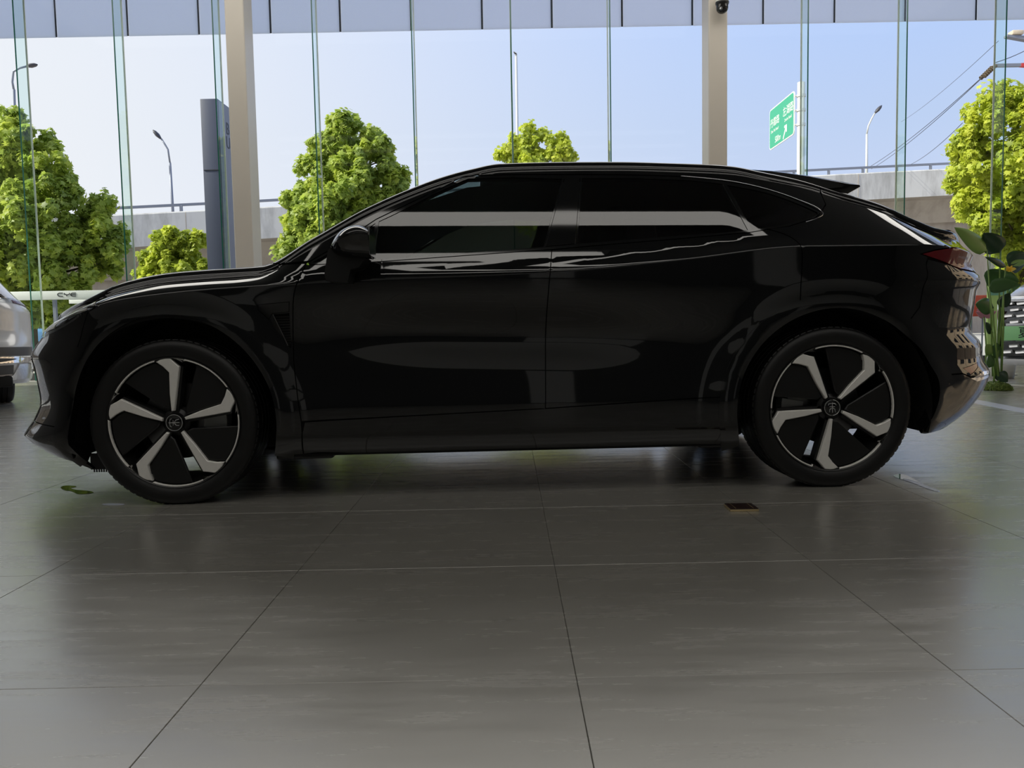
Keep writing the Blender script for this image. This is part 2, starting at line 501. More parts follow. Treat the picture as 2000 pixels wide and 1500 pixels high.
# ---- walls, ceiling
wl_l = MB().box(ROOM_X0 - 0.2, ROOM_X0, ROOM_Y0, 6.9, -0.1, CEIL_Z).box(ROOM_X0 - 0.2, ROOM_X0, 6.9, FACADE_Y + 0.1, 5.6, CEIL_Z).box(ROOM_X0 - 0.2, ROOM_X0, 6.9, FACADE_Y + 0.1, -0.1, 0.15).build('wall_left', MT['wall_dark']); tag(wl_l, kind='structure')
for n_ in range(4):
    y0_ = 6.93 + n_ * 1.643
    wroot = empty('window_%d' % (n_ + 21), (ROOM_X0 - .1, y0_, 0)); tag(wroot, kind='structure')
    MB().box(-.006, .006, .03, 1.613, .15, 5.6).build('pane', MT['clear_glass'], wroot)
    MB().box(-.05, .05, -.03, .03, .15, 5.6).build('mullion', MT['sill'], wroot)
wl_r = MB().box(ROOM_X1, ROOM_X1 + 0.2, ROOM_Y0, 3.6, -0.1, CEIL_Z).box(ROOM_X1, ROOM_X1 + .2, 3.6, FACADE_Y + 0.1, 5.6, CEIL_Z).box(ROOM_X1, ROOM_X1 + .2, 3.6, FACADE_Y + 0.1, -0.1, 0.15).build('wall_right', MT['wall_dark']); tag(wl_r, kind='structure')
for n_ in range(6):
    y0_ = 3.63 + n_ * 1.643
    wroot = empty('window_%d' % (n_ + 31), (ROOM_X1 + .1, y0_, 0)); tag(wroot, kind='structure')
    MB().box(-.006, .006, .03, 1.613, .15, 5.6).build('pane', MT['clear_glass'], wroot)
    MB().box(-.05, .05, -.03, .03, .15, 5.6).build('mullion', MT['sill'], wroot)
wl_f = MB().box(ROOM_X0 - 0.2, ROOM_X1 + 0.2, ROOM_Y0 - 0.2, ROOM_Y0, 2.5, CEIL_Z).build('wall_front', MT['wall_pale']); tag(wl_f, kind='structure')
pn = MB().box(ROOM_X0 - 0.2, ROOM_X1 + 0.2, ROOM_Y0 - 0.2, ROOM_Y0 + .02, -0.1, 2.5).build('dark_panelling', MT['wall_panel'], wl_f)
for x_ in (-8.2, -3.6, 1.8, 6.4):
    MB().box(x_ - .45, x_ + .45, ROOM_Y0 + .02, ROOM_Y0 + .06, .1, 2.3).build('pale_panel', MT['wall_pale'], wl_f)
ceil = MB().box(ROOM_X0 - 0.2, ROOM_X1 + 0.2, ROOM_Y0 - 0.2, FACADE_Y + 0.3, CEIL_Z, CEIL_Z + 0.25).build('ceiling', MT['ceiling']); tag(ceil, kind='structure')

# ---- ceiling lightboxes (the lamps of the showroom, plus an added one by the glass), long strips parallel to the car
def lightbox(y, w, x0, x1, label):
    t = empty('ceiling_lightbox', ((x0 + x1) / 2, y, CEIL_Z))
    tag(t, label, 'ceiling light', 'long lightboxes on the black ceiling')
    L = (x1 - x0) / 2
    MB().box(-L - .05, L + .05, -w / 2 - .05, w / 2 + .05, -0.10, 0.0).build('housing', MT['alu'], t)
    MB().box(-L, L, -w / 2, w / 2, -0.115, -0.1005).build('diffuser', MT['lightbox'], t)
    return t
LIGHTBOXES = [(10.8, 2.4), (1.2, 0.58), (-0.7, 0.50), (-2.8, 0.50)]  # widest box, by the glass, is added to brighten rear floor and roofline
for k, (y, w) in enumerate(LIGHTBOXES):
    lightbox(y, w, -8.5, 8.5, 'long white lightbox on the black ceiling, %s from the glass front' % ('added as fill light, nearest', 'second', 'third', 'fourth', 'fifth')[k])

# ---- glass front: full-height panes, one vertical glass fin at every joint
FIN_X0, FIN_STEP = 0.085, 1.592
WIN_TOP = CEIL_Z
ks = list(range(-7, 8))
for n_, k in enumerate(ks):
    x = FIN_X0 + k * FIN_STEP
    wroot = empty('window_%d' % (n_ + 1), (x + FIN_STEP / 2, FACADE_Y, 0))
    tag(wroot, kind='structure')
    x1 = min(FIN_STEP / 2 - 0.006, ROOM_X1 - (x + FIN_STEP / 2))
    if x < ROOM_X1 - 0.1 and k < 7:
        MB().box(-FIN_STEP / 2 + 0.006, FIN_STEP / 2 - 0.006, 0, 0.012, 0.10, WIN_TOP).build('pane', MT['clear_glass'], wroot)
    # fin: two broad clear faces, dark green polished front edge, pale silicone joint at the pane
    fx = -FIN_STEP / 2
    MB().box(fx - 0.008, fx + 0.008, -0.30, -0.012, 0.0, WIN_TOP).build('glass_fin', MT['fin_glass'], wroot)
    MB().box(fx - 0.009, fx + 0.009, -0.309, -0.300, 0.0, WIN_TOP).build('fin_edge', MT['glass_edge'], wroot)
    MB().box(fx - 0.014, fx + 0.014, -0.012, -0.001, 0.0, WIN_TOP).build('joint_bead', MT['glass_edge_light'], wroot)
sill = MB().box(ROOM_X0, ROOM_X1, FACADE_Y - 0.06, FACADE_Y + 0.10, -0.006, 0.11).build('trim_1', MT['sill']); tag(sill, kind='structure')

# ---- two rectangular columns just inside the glass
for cx_, nm in ((at(450, 300, 12.65).x + .147, 'left'), (at(1384, 300, 12.65).x + .147, 'right')):
    c = MB().bbox(cx_ - 0.147, cx_ + 0.147, 12.65, 13.09, -0.006, CEIL_Z, 0.02).build('column', MT['column'])
    tag(c, 'beige clad rectangular column %s' % ('beside the dark pylon sign' if nm == 'left' else 'under the black dome camera'), 'column', kind='structure')

# ---- frosted panel band across the top of the glass, outside it
band = empty('frosted_canopy', (0, 14.6, 6.02))
tag(band, 'pale blue frosted panel band with dark seams hanging across the top of the glass front', 'canopy')
seam_px = [110, 250, 389, 529, 665, 942, 1078, 1215, 1352, 1490, 1629, 1905]
seam_x = [at(p_, 60, 14.6).x for p_ in seam_px]
xs_ = [seam_x[0] - 1.30 * q for q in range(4, 0, -1)] + seam_x + [seam_x[-1] + 1.30 * q for q in range(1, 5)]
xs_.insert(xs_.index(seam_x[5]), (seam_x[4] + seam_x[5]) / 2)
xs_.insert(xs_.index(seam_x[11]), (seam_x[10] + seam_x[11]) / 2)
for a, b in zip(xs_[:-1], xs_[1:]):
    MB().box(a + 0.018, b - 0.018, -0.012, 0.012, 0.0, 1.7).build('frosted_panel', MT['frosted'], band)
for a in xs_:
    MB().box(a - 0.020, a + 0.020, -0.004, 0.004, 0.004, 1.7).build('seam', MT['seam'], band)

# ---- beige building across the side street, outside the right-hand windows (seen in the black paint)
bb = empty('beige_building', (19.0, 4.0, -.05)); tag(bb, 'sunlit beige building across the side street, mirrored in the black tail', 'building')
MB().box(0, 8, -16, 9, 0, 11).build('facade', MT['beige_wall'], bb)
for r_ in range(3):
    for c_ in range(8):
        y_ = -14.5 + c_ * 3.0
        MB().box(-.04, .02, y_, y_ + 1.3, 1.1 + r_ * 3.4, 2.7 + r_ * 3.4).build('window', MT['dark_glass'], bb)

# ---- ground outside
gnd = mesh_obj('ground', [(-90, FACADE_Y + 0.1, -0.05), (90, FACADE_Y + 0.1, -0.05), (90, 140, -0.05), (-90, 140, -0.05), (-90, -20, -0.05), (ROOM_X0 - .2, -20, -0.05), (ROOM_X0 - .2, FACADE_Y + 0.1, -0.05), (ROOM_X1 + .2, -20, -.05), (90, -20, -.05), (ROOM_X1 + .2, FACADE_Y + .1, -.05)], [(0, 6, 9, 1, 2, 3), (4, 5, 6, 0), (7, 8, 1, 9)], MT['paving'])
tag(gnd, kind='structure')

# ================================================================== CAR BODIES
def pchip(xk, yk):
    xk = np.asarray(xk, float); yk = np.asarray(yk, float)
    h = np.diff(xk); d = np.diff(yk) / h
    m = np.zeros(len(xk))
    for i in range(1, len(xk) - 1):
        if d[i - 1] * d[i] > 0:
            w1 = 2 * h[i] + h[i - 1]; w2 = h[i] + 2 * h[i - 1]
            m[i] = (w1 + w2) / (w1 / d[i - 1] + w2 / d[i])
    m[0] = d[0]; m[-1] = d[-1]
    def f(x):
        x = np.asarray(x, float); xx = np.clip(x, xk[0], xk[-1])
        i = np.clip(np.searchsorted(xk, xx) - 1, 0, len(h) - 1)
        t = (xx - xk[i]) / h[i]
        r = (1 + 2 * t) * (1 - t) ** 2 * yk[i] + t * (1 - t) ** 2 * h[i] * m[i] + t * t * (3 - 2 * t) * yk[i + 1] + t * t * (t - 1) * h[i] * m[i + 1]
        return r + np.where(x < xk[0], (x - xk[0]) * m[0], 0) + np.where(x > xk[-1], (x - xk[-1]) * m[-1], 0)
    return f

def sstep(a, b, x):
    t = np.clip((np.asarray(x, float) - a) / (b - a), 0, 1)
    return t * t * (3 - 2 * t)

class Body:
    """half of a car's outer skin as a map (s, v) -> (x, y, z): s runs nose to tail round the plan, v runs up the side and rolls into the roof"""
    XA, XB, LA, LB, NF, NR = -0.30, 3.12, 0.62, 0.74, 2.5, 2.25
    RZ, RW, PHI = 0.045, 0.055, 1.48
    AXLES, AZ, AR = (0.0, 2.93), 0.355, 0.455
    SCALLOP, FLARE = 0.030, 0.028
    SIDE_GLASS = True
    wl = staticmethod(pchip([.08, .16, .20, .24, .30, .40, .52, .66, .80, .92, 1.02, 1.14], [.80, .85, .885, .915, .935, .937, .930, .932, .944, .954, .958, .958]))
    xf = staticmethod(pchip([.10, .17, .25, .28, .36, .45, .53, .60, .655, .70, .74, .79, .86, .93, 1.0],
                            [-.668, -.748, -.871, -.923, -.862, -.815, -.828, -.84, -.856, -.827, -.784, -.759, -.661, -.581, -.511]))
    xr = staticmethod(pchip([.18, .215, .245, .316, .415, .48, .56, .62, .70, .80, .89, .942, .98, 1.00, 1.05, 1.10, 1.14, 1.17, 1.22],
                            [3.735, 3.785, 3.835, 3.935, 4.021, 4.048, 3.998, 3.994, 3.919, 3.934, 3.944, 3.973, 3.922, 3.892, 3.912, 3.935, 3.960, 3.970, 3.96]))
    zedge = staticmethod(pchip([-.95, -.80, -.63, -.50, -.384, -.239, -.047, .145, .30, .37, .624, .85, 1.042, 1.196, 1.32, 1.459, 1.767, 2.016, 2.267, 2.557, 2.688, 2.887, 3.10, 3.30, 3.493, 3.608, 3.747, 3.85],
                               [.690, .760, .835, .891, .939, .990, 1.024, 1.037, 1.044, 1.048, 1.172, 1.306, 1.398, 1.459, 1.495, 1.523, 1.528, 1.526, 1.516, 1.497, 1.474, 1.441, 1.378, 1.322, 1.244, 1.208, 1.190, 1.160]))
    wedge = staticmethod(pchip([-1, -.3, .0, .3, .6, 1.0, 1.3, 2.0, 2.6, 3.2, 3.6, 3.8, 4.0], [.80, .82, .83, .83, .83, .74, .665, .645, .645, .64, .67, .70, .70]))
    zsh = staticmethod(pchip([-1, -.5, -.2, .3, .9, 1.7, 2.25, 2.78, 3.3, 3.8], [.62, .80, .90, .945, .965, .99, 1.035, 1.085, 1.085, 1.05]))
    pex = staticmethod(pchip([-1, .3, 1.2, 2.0, 2.6, 3.8], [1.6, 1.5, 1.35, 1.15, 1.02, 1.0]))
    ZF, ZR_ = 0.86, 1.15          # heights used to place the edge at nose and tail

    def __init__(self):
        self.SF = self.XA - self.LA * PI / 2
        self.SR = self.XB + self.LB * PI / 2

    def plan(self, s, z):
        s = np.asarray(s, float)
        a = np.clip((self.XA - s) / self.LA, 0, PI / 2); b = np.clip((s - self.XB) / self.LB, 0, PI / 2)
        sa, ca = np.sin(a), np.cos(a); ra = (np.abs(sa) ** self.NF + np.abs(ca) ** self.NF) ** (-1 / self.NF)
        sb, cb = np.sin(b), np.cos(b); rb = (np.abs(sb) ** self.NR + np.abs(cb) ** self.NR) ** (-1 / self.NR)
        x = np.where(s < self.XA, self.XA + (self.xf(z) - self.XA) * ra * sa, np.where(s > self.XB, self.XB + (self.xr(z) - self.XB) * rb * sb, s))
        fac = np.where(s < self.XA, ra * ca, np.where(s > self.XB, rb * cb, 1.0))
        return x, fac

    def edge_x(self, s):
        return self.plan(s, np.where(np.asarray(s) < 1, self.ZF, self.ZR_))[0]

    def M(self, s, v):
        s, v = np.broadcast_arrays(np.asarray(s, float), np.asarray(v, float))
        xe = self.edge_x(s)
        z0 = self.zedge(xe) - self.RZ
        phi = np.clip((v - z0) / self.RZ, 0, self.PHI)
        z = np.where(v < z0, v, z0 + self.RZ * np.sin(phi))
        x, fac = self.plan(s, np.minimum(z, z0))
        xs = np.clip(x, -1, 3.9)
        zs = np.minimum(self.zsh(xs), z0 - .04)
        ws = self.wl(zs)
        e = np.clip((np.minimum(z, z0) - zs) / (z0 - zs), 0, 1)
        upw = ws + (self.wedge(xe) - ws) * e ** self.pex(xs)
        if self.SIDE_GLASS:
            q = np.minimum(z, z0) - .98
            bl = sstep(.25, .75, xs) * (1 - sstep(2.45, 2.95, xs)) * sstep(0, .06, np.minimum(z, z0) - zs)
            upw = upw * (1 - bl) + (.955 - .40 * q - .31 * q * q) * bl
        w = np.where(z <= zs, self.wl(z), upw)
        mid = sstep(.30, 1.2, x) * (1 - sstep(1.7, 2.45, x))
        w = w - self.SCALLOP * np.exp(-((z - (.755 - .035 * (x - .6))) / .12) ** 2) * mid
        for xc in self.AXLES:
            r = np.hypot(x - xc, z - self.AZ)
            w = w + self.FLARE * np.exp(-((r - .47) / .10) ** 2) * (1 - sstep(.80, 1.0, z))
        w = w - self.RW * (1 - np.cos(phi))
        return np.stack([x, -(w * fac), z], -1)

    def vtop(self, s):
        return self.zedge(self.edge_x(s)) - self.RZ + self.RZ * self.PHI

    def normal(self, s, v, h=1e-3):
        du = self.M(s + h, v) - self.M(s - h, v); dv = self.M(s, v + h) - self.M(s, v - h)
        n = np.cross(du, dv)
        return n / np.maximum(np.linalg.norm(n, axis=-1, keepdims=True), 1e-12)

    def cap_grid(self, s0, s1, ns, nt, lift=0.0):
        """the lid (bonnet, screens, roof, deck) between both edges, s0..s1"""
        S = np.linspace(s0, s1, ns)
        E = self.M(S, self.vtop(S))
        out = np.zeros((ns, 2 * nt - 1, 3))
        slope = (math.cos(self.PHI) * self.RZ) / (math.sin(self.PHI) * self.RW)
        for i, s in enumerate(S):
            w = -E[i, 1]; xe, ze = E[i, 0], E[i, 2]
            if s < self.XA:
                xc = self.XA + (xe - self.XA) * 0.97
                L = math.hypot(w, (xe - xc))
                zc = float(self.zedge(xc)) - self.RZ + self.RZ * math.sin(self.PHI) + 0.030 * sstep(self.XA - 0.6, self.XA, xc)
                zc = max(zc, ze + .002)
            elif s > self.XB:
                xc = xe if xe < self.edge_x(s) + 9 else xe
                zc = ze + slope * w * 0.5
            else:
                xc = xe; zc = ze + slope * w * 0.55
            for j in range(nt):
                t = j / (nt - 1)
                p0 = np.array([xe, -w, ze]); p2 = np.array([xc, 0, zc]); p1 = np.array([xe + (xc - xe) * .4, -w * .5, zc])
                p = (1 - t) ** 2 * p0 + 2 * t * (1 - t) * p1 + t * t * p2
                p[2] += lift
                out[i, j] = p
                out[i, 2 * nt - 2 - j] = p * np.array([1, -1, 1])
        return out

def poly_area(p):
    p = np.asarray(p); x, y = p[:, 0], p[:, 1]
    return 0.5 * np.sum(x * np.roll(y, -1) - np.roll(x, -1) * y)

def in_poly(pts, poly):
    pts = np.asarray(pts, float); poly = np.asarray(poly, float)
    x, y = pts[:, 0], pts[:, 1]
    r = np.zeros(len(pts), bool)
    n = len(poly)
    for i in range(n):
        x0, y0 = poly[i]; x1, y1 = poly[(i + 1) % n]
        c = (y0 > y) != (y1 > y)
        if c.any():
            xx = (x1 - x0) * (y - y0) / ((y1 - y0) if y1 != y0 else 1e-12) + x0
            r ^= c & (x < xx)
    return r

def densify(poly, step):
    out = []
    n = len(poly)
    for i in range(n):
        a = np.asarray(poly[i], float); b = np.asarray(poly[(i + 1) % n], float)
        k = max(1, int(math.ceil(np.hypot(*(b - a)) / step)))
        for q in range(k):
            out.append(a + (b - a) * q / k)
    return np.array(out)

def inset_poly(P, d):
    n = len(P)
    out = np.zeros_like(P)
    for i in range(n):
        a, b, c = P[i - 1], P[i], P[(i + 1) % n]
        e0 = b - a; e1_ = c - b
        e0 /= max(np.hypot(*e0), 1e-9); e1_ /= max(np.hypot(*e1_), 1e-9)
        n0 = np.array([-e0[1], e0[0]]); n1 = np.array([-e1_[1], e1_[0]])
        m = n0 + n1
        L = np.hypot(*m)
        m = n0 if L < 1e-6 else m / L
        k = d / max(0.35, float(m @ n0))
        out[i] = b + m * k
    return out

def curve2(pts, n=8):
    """smooth open curve through 2-D points"""
    pts = np.asarray(pts, float)
    t = np.concatenate([[0], np.cumsum(np.hypot(*np.diff(pts, axis=0).T))])
    fx, fy = pchip(t, pts[:, 0]), pchip(t, pts[:, 1])
    tt = np.linspace(0, t[-1], (len(pts) - 1) * n + 1)
    return list(map(tuple, np.stack([fx(tt), fy(tt)], -1)))

def circle2(c, r, n=72, sy=1.0):
    return [(c[0] + r * math.cos(2 * PI * k / n), c[1] + sy * r * math.sin(2 * PI * k / n)) for k in range(n)]

def skin_panel(B, name, poly, mat, parent, holes=(), off=0.0, inset=0.0022, grid=0.035, rim=0.014, mirror=True, label=None):
    """one panel of a car's skin: a 2-D outline on the skin map, filled with a mesh that follows the skin, with a folded-in rim"""
    P = np.array(poly, float)
    if poly_area(P) < 0:
        P = P[::-1]
    P = densify(P, grid)
    if inset:
        P = inset_poly(P, inset)
    H = []
    for h_ in holes:
        h2 = np.array(h_, float)
        if poly_area(h2) < 0: h2 = h2[::-1]
        H.append(densify(h2, grid))
    lo, hi = P.min(0), P.max(0)
    gx = np.arange(lo[0], hi[0] + grid, grid); gy = np.arange(lo[1], hi[1] + grid, grid)
    G = np.stack(np.meshgrid(gx, gy, indexing='ij'), -1).reshape(-1, 2)
    G = G + RNG.uniform(-1, 1, G.shape) * grid * 0.02
    if grid < .05:
        vtg = B.vtop(G[:, 0]); zsg = B.zsh(np.clip(G[:, 0], -1, 3.9))
        G = G[(G[:, 1] < vtg - .085) & (np.abs(G[:, 1] - zsg) > .045)]
        gs = np.arange(lo[0], hi[0] + grid, grid * .7)
        rows = [np.stack([gs, B.vtop(gs) - d_], -1) for d_ in (.003, .010, .018, .027, .036, .046, .056, .066, .076)]
        rows += [np.stack([gs, np.minimum(B.zsh(np.clip(gs, -1, 3.9)) + d_, B.vtop(gs) - .088)], -1) for d_ in (-.034, -.022, -.012, -.004, .004, .012, .022, .034)]
        G = np.concatenate([G] + rows)
    ok = in_poly(G, P)
    for h_ in H: ok &= ~in_poly(G, h_)
    G = G[ok]
    allb = np.concatenate([P] + H)
    if len(G):
        keep = np.ones(len(G), bool)
        for i in range(0, len(G), 400):
            d = ((G[i:i + 400, None, :] - allb[None]) ** 2).sum(-1).min(1)
            keep[i:i + 400] = d > (min(.011, .42 * grid) if grid < .05 else 0.42 * grid) ** 2
        G = G[keep]
    verts = [Vector((float(a), float(b))) for a, b in P]
    edges = [(i, (i + 1) % len(P)) for i in range(len(P))]
    for h_ in H:
        b0 = len(verts)
        verts += [Vector((float(a), float(b))) for a, b in h_]
        edges += [(b0 + i, b0 + (i + 1) % len(h_)) for i in range(len(h_))]
    verts += [Vector((float(a), float(b))) for a, b in G]
    vo, _, fo, *_r = delaunay_2d_cdt(verts, edges, [], 0, 1e-5)
    V2 = np.array([(v.x, v.y) for v in vo])
    T = np.array([tuple(f) for f in fo if len(f) == 3])
    cen = V2[T].mean(1)
    ok = in_poly(cen, P)
    for h_ in H: ok &= ~in_poly(cen, h_)
    T = T[ok]
    # orientation
    a2 = V2[T]
    ar = (a2[:, 1, 0] - a2[:, 0, 0]) * (a2[:, 2, 1] - a2[:, 0, 1]) - (a2[:, 2, 0] - a2[:, 0, 0]) * (a2[:, 1, 1] - a2[:, 0, 1])
    T[ar < 0] = T[ar < 0][:, ::-1]
    used = np.unique(T); rem = -np.ones(len(V2), int); rem[used] = np.arange(len(used))
    V2 = V2[used]; T = rem[T]
    N = B.normal(V2[:, 0], V2[:, 1])
    V = B.M(V2[:, 0], V2[:, 1]) + N * off
    verts3 = V; norms = N; faces = [tuple(t) for t in T]
    if rim:
        cnt = {}
        for t in T:
            for q in range(3):
                e = (t[q], t[(q + 1) % 3])
                cnt[e] = 1
        be = [e for e in cnt if (e[1], e[0]) not in cnt]
        rv, rn, rf = [], [], []
        b0 = len(V)
        for (i, j) in be:
            out = np.cross(V[j] - V[i], N[i]); L = np.linalg.norm(out); out = out / L if L > 1e-12 else N[i]
            k = b0 + len(rv)
            rv += [V[i], V[j], V[j] - N[j] * rim, V[i] - N[i] * rim]
            rn += [out] * 4
            rf.append((k + 1, k, k + 3, k + 2))
        if rv:
            verts3 = np.concatenate([V, np.array(rv)]); norms = np.concatenate([N, np.array(rn)]); faces += rf
    res = []
    for side in ((1, -1) if mirror else (1,)):
        me = bpy.data.meshes.new(name)
        vv = verts3.copy(); nn = norms.copy(); ff = faces
        if side < 0:
            vv[:, 1] *= -1; nn[:, 1] *= -1; ff = [tuple(reversed(f)) for f in faces]
        me.from_pydata(vv.tolist(), [], [tuple(int(i) for i in f) for f in ff])
        me.materials.append(mat)
        me.polygons.foreach_set('use_smooth', [True] * len(me.polygons))
        me.normals_split_custom_set_from_vertices(nn.tolist())
        me.update()
        o = bpy.data.objects.new(name, me); link(o, parent)
        if label: o['label'] = label
        res.append(o)
    return res

def cap_obj(B, name, s0, s1, mat, parent, ns=40, nt=14, lift=0.0, trim=0, label=None):
    gpt = B.cap_grid(s0, s1, ns, nt, lift)
    m = gpt.shape[1]
    js = list(range(trim, m - trim))
    V = gpt[:, js].reshape(-1, 3); w = len(js)
    F = [(i * w + j, i * w + j + 1, (i + 1) * w + j + 1, (i + 1) * w + j) for i in range(ns - 1) for j in range(w - 1)]
    o = mesh_obj(name, V, F, mat, parent, True)
    bm = bmesh.new(); bm.from_mesh(o.data)
    bmesh.ops.recalc_face_normals(bm, faces=bm.faces)
    up_ = sum((f.normal.z for f in bm.faces))
    if up_ < 0: bmesh.ops.reverse_faces(bm, faces=bm.faces)
    bm.to_mesh(o.data); bm.free()
    if label: o['label'] = label
    return o

# ---- wheels -----------------------------------------------------------
TYRE_R, RIM_R = 0.366, 0.284
Z2M = 0.000534
def rot2(p, a):
    return (p[0] * math.cos(a) - p[1] * math.sin(a), p[0] * math.sin(a) + p[1] * math.cos(a))
def arcp(r, a0, a1, n=10):
    return [(r * math.cos(a0 + (a1 - a0) * k / n), r * math.sin(a0 + (a1 - a0) * k / n)) for k in range(n + 1)]
def zp(*pts):
    """points measured on the wheel (right, down) -> metres (x, z)"""
    return [(p[0] * Z2M, -p[1] * Z2M) for p in pts]
def plate2(poly, y0, y1, bev=0.004, back=None):
    """a plate in the wheel face: polygon (x,z), front at y0 with a small chamfer, back at y1"""
    P = np.array(poly, float)
    if poly_area(P) < 0: P = P[::-1]
    I = inset_poly(densify(P, 9), bev)
    n = len(P)
    mb = MB()
    vs = [(x, y0, z) for x, z in I] + [(x, y0 + bev, z) for x, z in P] + [(x, y1, z) for x, z in P]
    fs = [tuple(range(n))]
    for k in range(n):
        k2 = (k + 1) % n
        fs.append((k, n + k, n + k2, k2)); fs.append((n + k, 2 * n + k, 2 * n + k2, n + k2))
    fs.append(tuple(2 * n + k for k in range(n - 1, -1, -1)))
    return mb.add(vs, fs)

def make_wheel(parent, loc, spin, emblem_turn, scale=1.0, emblem=True, cal=0.0):
    rim = MB().lathe([(RIM_R + .006, .012), (RIM_R + .004, .004), (RIM_R - .004, .010), (RIM_R - .010, .030), (RIM_R - .020, .06), (RIM_R - .035, .10), (RIM_R - .035, .215), (RIM_R - .006, .235), (RIM_R - .006, .240),
                      ], 72, 'y').build('wheel', MT['dark_alloy'], parent, angle=40)
    rim.location = loc
    rim.scale = (scale, scale, scale)
    tyre = MB()
    prof = [(RIM_R - .004, .016), (RIM_R + .012, .002), (RIM_R + .030, -.004), (TYRE_R - .030, -.006), (TYRE_R - .012, .002), (TYRE_R - .003, .016), (TYRE_R, .030)]
    for q in (.075, .127, .18):
        prof += [(TYRE_R, q - .006), (TYRE_R - .008, q - .005), (TYRE_R - .008, q + .005), (TYRE_R, q + .006)]
    prof += [(TYRE_R, .222), (TYRE_R - .003, .236), (TYRE_R - .012, .250), (TYRE_R - .030, .257), (RIM_R + .012, .250), (RIM_R - .004, .236)]
    tyre.lathe(prof, 96, 'y')
    ty = tyre.build('tyre', MT['rubber'], rim, angle=35)
    # shoulder blocks of the tread
    tb = MB()
    for k in range(72):
        a = 2 * PI * k / 72
        for (ya, yb) in ((.004, .034), (.218, .248)):
            ca, sa = math.cos(a), math.sin(a); ca2, sa2 = math.cos(a + .060), math.sin(a + .060)
            r0, r1 = TYRE_R - .02, TYRE_R - .0005
            vs = [(r0 * ca, ya, r0 * sa), (r0 * ca2, ya, r0 * sa2), (r0 * ca2, yb, r0 * sa2), (r0 * ca, yb, r0 * sa),
                  (r1 * ca, ya + .012 * (ya < .1), r1 * sa), (r1 * ca2, ya + .012 * (ya < .1), r1 * sa2), (r1 * ca2, yb - .012 * (ya > .1), r1 * sa2), (r1 * ca, yb - .012 * (ya > .1), r1 * sa)]
            tb.add(vs, [(3, 2, 1, 0), (4, 5, 6, 7), (0, 1, 5, 4), (1, 2, 6, 5), (2, 3, 7, 6), (3, 0, 4, 7)])
    tag(tb.build('tread_blocks', MT['rubber'], rim), kind='stuff')
    # spokes, rim ring pieces, aero covers (measured on the rear wheel, the spoke that points down)
    spoke = zp((-20, 97), (3, 97), (-8, 240), (-33, 412), (10, 470), (55, 512)) + zp((22, 525), (-10, 529), (-40, 527), (-63, 522), (-95, 480), (-123, 447), (-78, 290))
    R_o, R_i = 531 * Z2M, 519 * Z2M
    def angz(x, d): return math.atan2(-d, x)
    ring = arcp(R_o, angz(60, 512), angz(478, 240), 14) + zp((424, 318), (410, 300)) + list(reversed(arcp(R_i - .0, angz(70, 512), angz(425, 290), 12)))
    cover = zp((16, 118), (-2, 240), (-26, 410), (18, 466), (66, 506)) + arcp(514 * Z2M, angz(72, 506), angz(345, 382), 8) + zp((335, 372), (60, 128))
    for q in range(5):
        a = spin + q * 2 * PI / 5
        plate2([rot2(p, a) for p in spoke], .006, .040, .003).build('spoke', MT['machined'], rim, angle=30)['label'] = 'machined silver spoke'
        plate2([rot2(p, a) for p in ring], .006, .030, .0015).build('rim_ring', MT['machined'], rim, angle=30)
        plate2([rot2(p, a) for p in cover], .020, .034, .004).build('aero_cover', MT['satin_black'], rim, angle=30)
    # dark spoke carriers behind, hub, cap
    car_ = MB()
    for q in range(5):
        a = spin + q * 2 * PI / 5
        car_.prism([rot2(p, a) for p in zp((-34, 60), (14, 60), (-14, 420), (30, 500), (-80, 500), (-142, 440))], .026, .075)
    car_.lathe([(0, .030), (.045, .030), (.060, .040), (.068, .075), (.0, .076)], 32, 'y')
    car_.build('hub_carrier', MT['dark_alloy'], rim, angle=30)
    nuts = MB()
    for q in range(5):
        a = spin + (q + .5) * 2 * PI / 5
        nuts.lathe([(0, .026), (.008, .026), (.009, .04)], 8, 'y', (0.054 * math.cos(a), 0, 0.054 * math.sin(a)))
    nuts.build('wheel_nuts', MT['dark_alloy'], rim)
    cap = MB().lathe([(0, .012), (.030, .0125), (.038, .016), (.040, .034)], 40, 'y').build('hub_cap', MT['gloss_black'], rim, angle=40)
    if emblem:
        em = MB()
        def line(pts, r=.0009):
            em.tube([(rot2(p, emblem_turn)[0], .0105, rot2(p, emblem_turn)[1]) for p in zp(*pts)], r, 5)
        circ = [(66 * math.cos(2 * PI * k / 40), 66 * math.sin(2 * PI * k / 40)) for k in range(41)]
        line(circ, .0011)
        line([(0, -44), (0, -28)], .0014)
        line([(-35, -20), (-30, -32), (-12, -36), (12, -36), (27, -32), (34, -20)], .0014)
        line([(-24, -8), (22, -8)], .0013)
        line([(0, -28), (2, 42)], .0014)
        line([(-23, 38), (-22, 16), (-10, 5), (10, 5), (22, 14), (28, 40)], .0014)
        line([(-14, 14), (-10, 10)], .0013)
        em.build('emblem', MT['silver_line'], rim)
    disc = MB().lathe([(.045, .110), (.170, .110), (.172, .112), (.172, .136), (.045, .136)], 48, 'y', close=True).build('brake_disc', MT['steel'], rim, angle=40)
    cl = MB()
    cpoly = arcp(.105, -.32, .32, 8) + list(reversed(arcp(.205, -.30, .30, 8)))
    cl.prism(cpoly, .085, .160)
    c_ = cl.build('brake_caliper', MT['caliper'], rim)
    c_.rotation_euler = (0, cal, 0)
    MB().lathe([(.0, .115), (.06, .115), (.06, .30), (0, .30)], 20, 'y').build('hub_axle', MT['matte_black'], rim)
    return rim

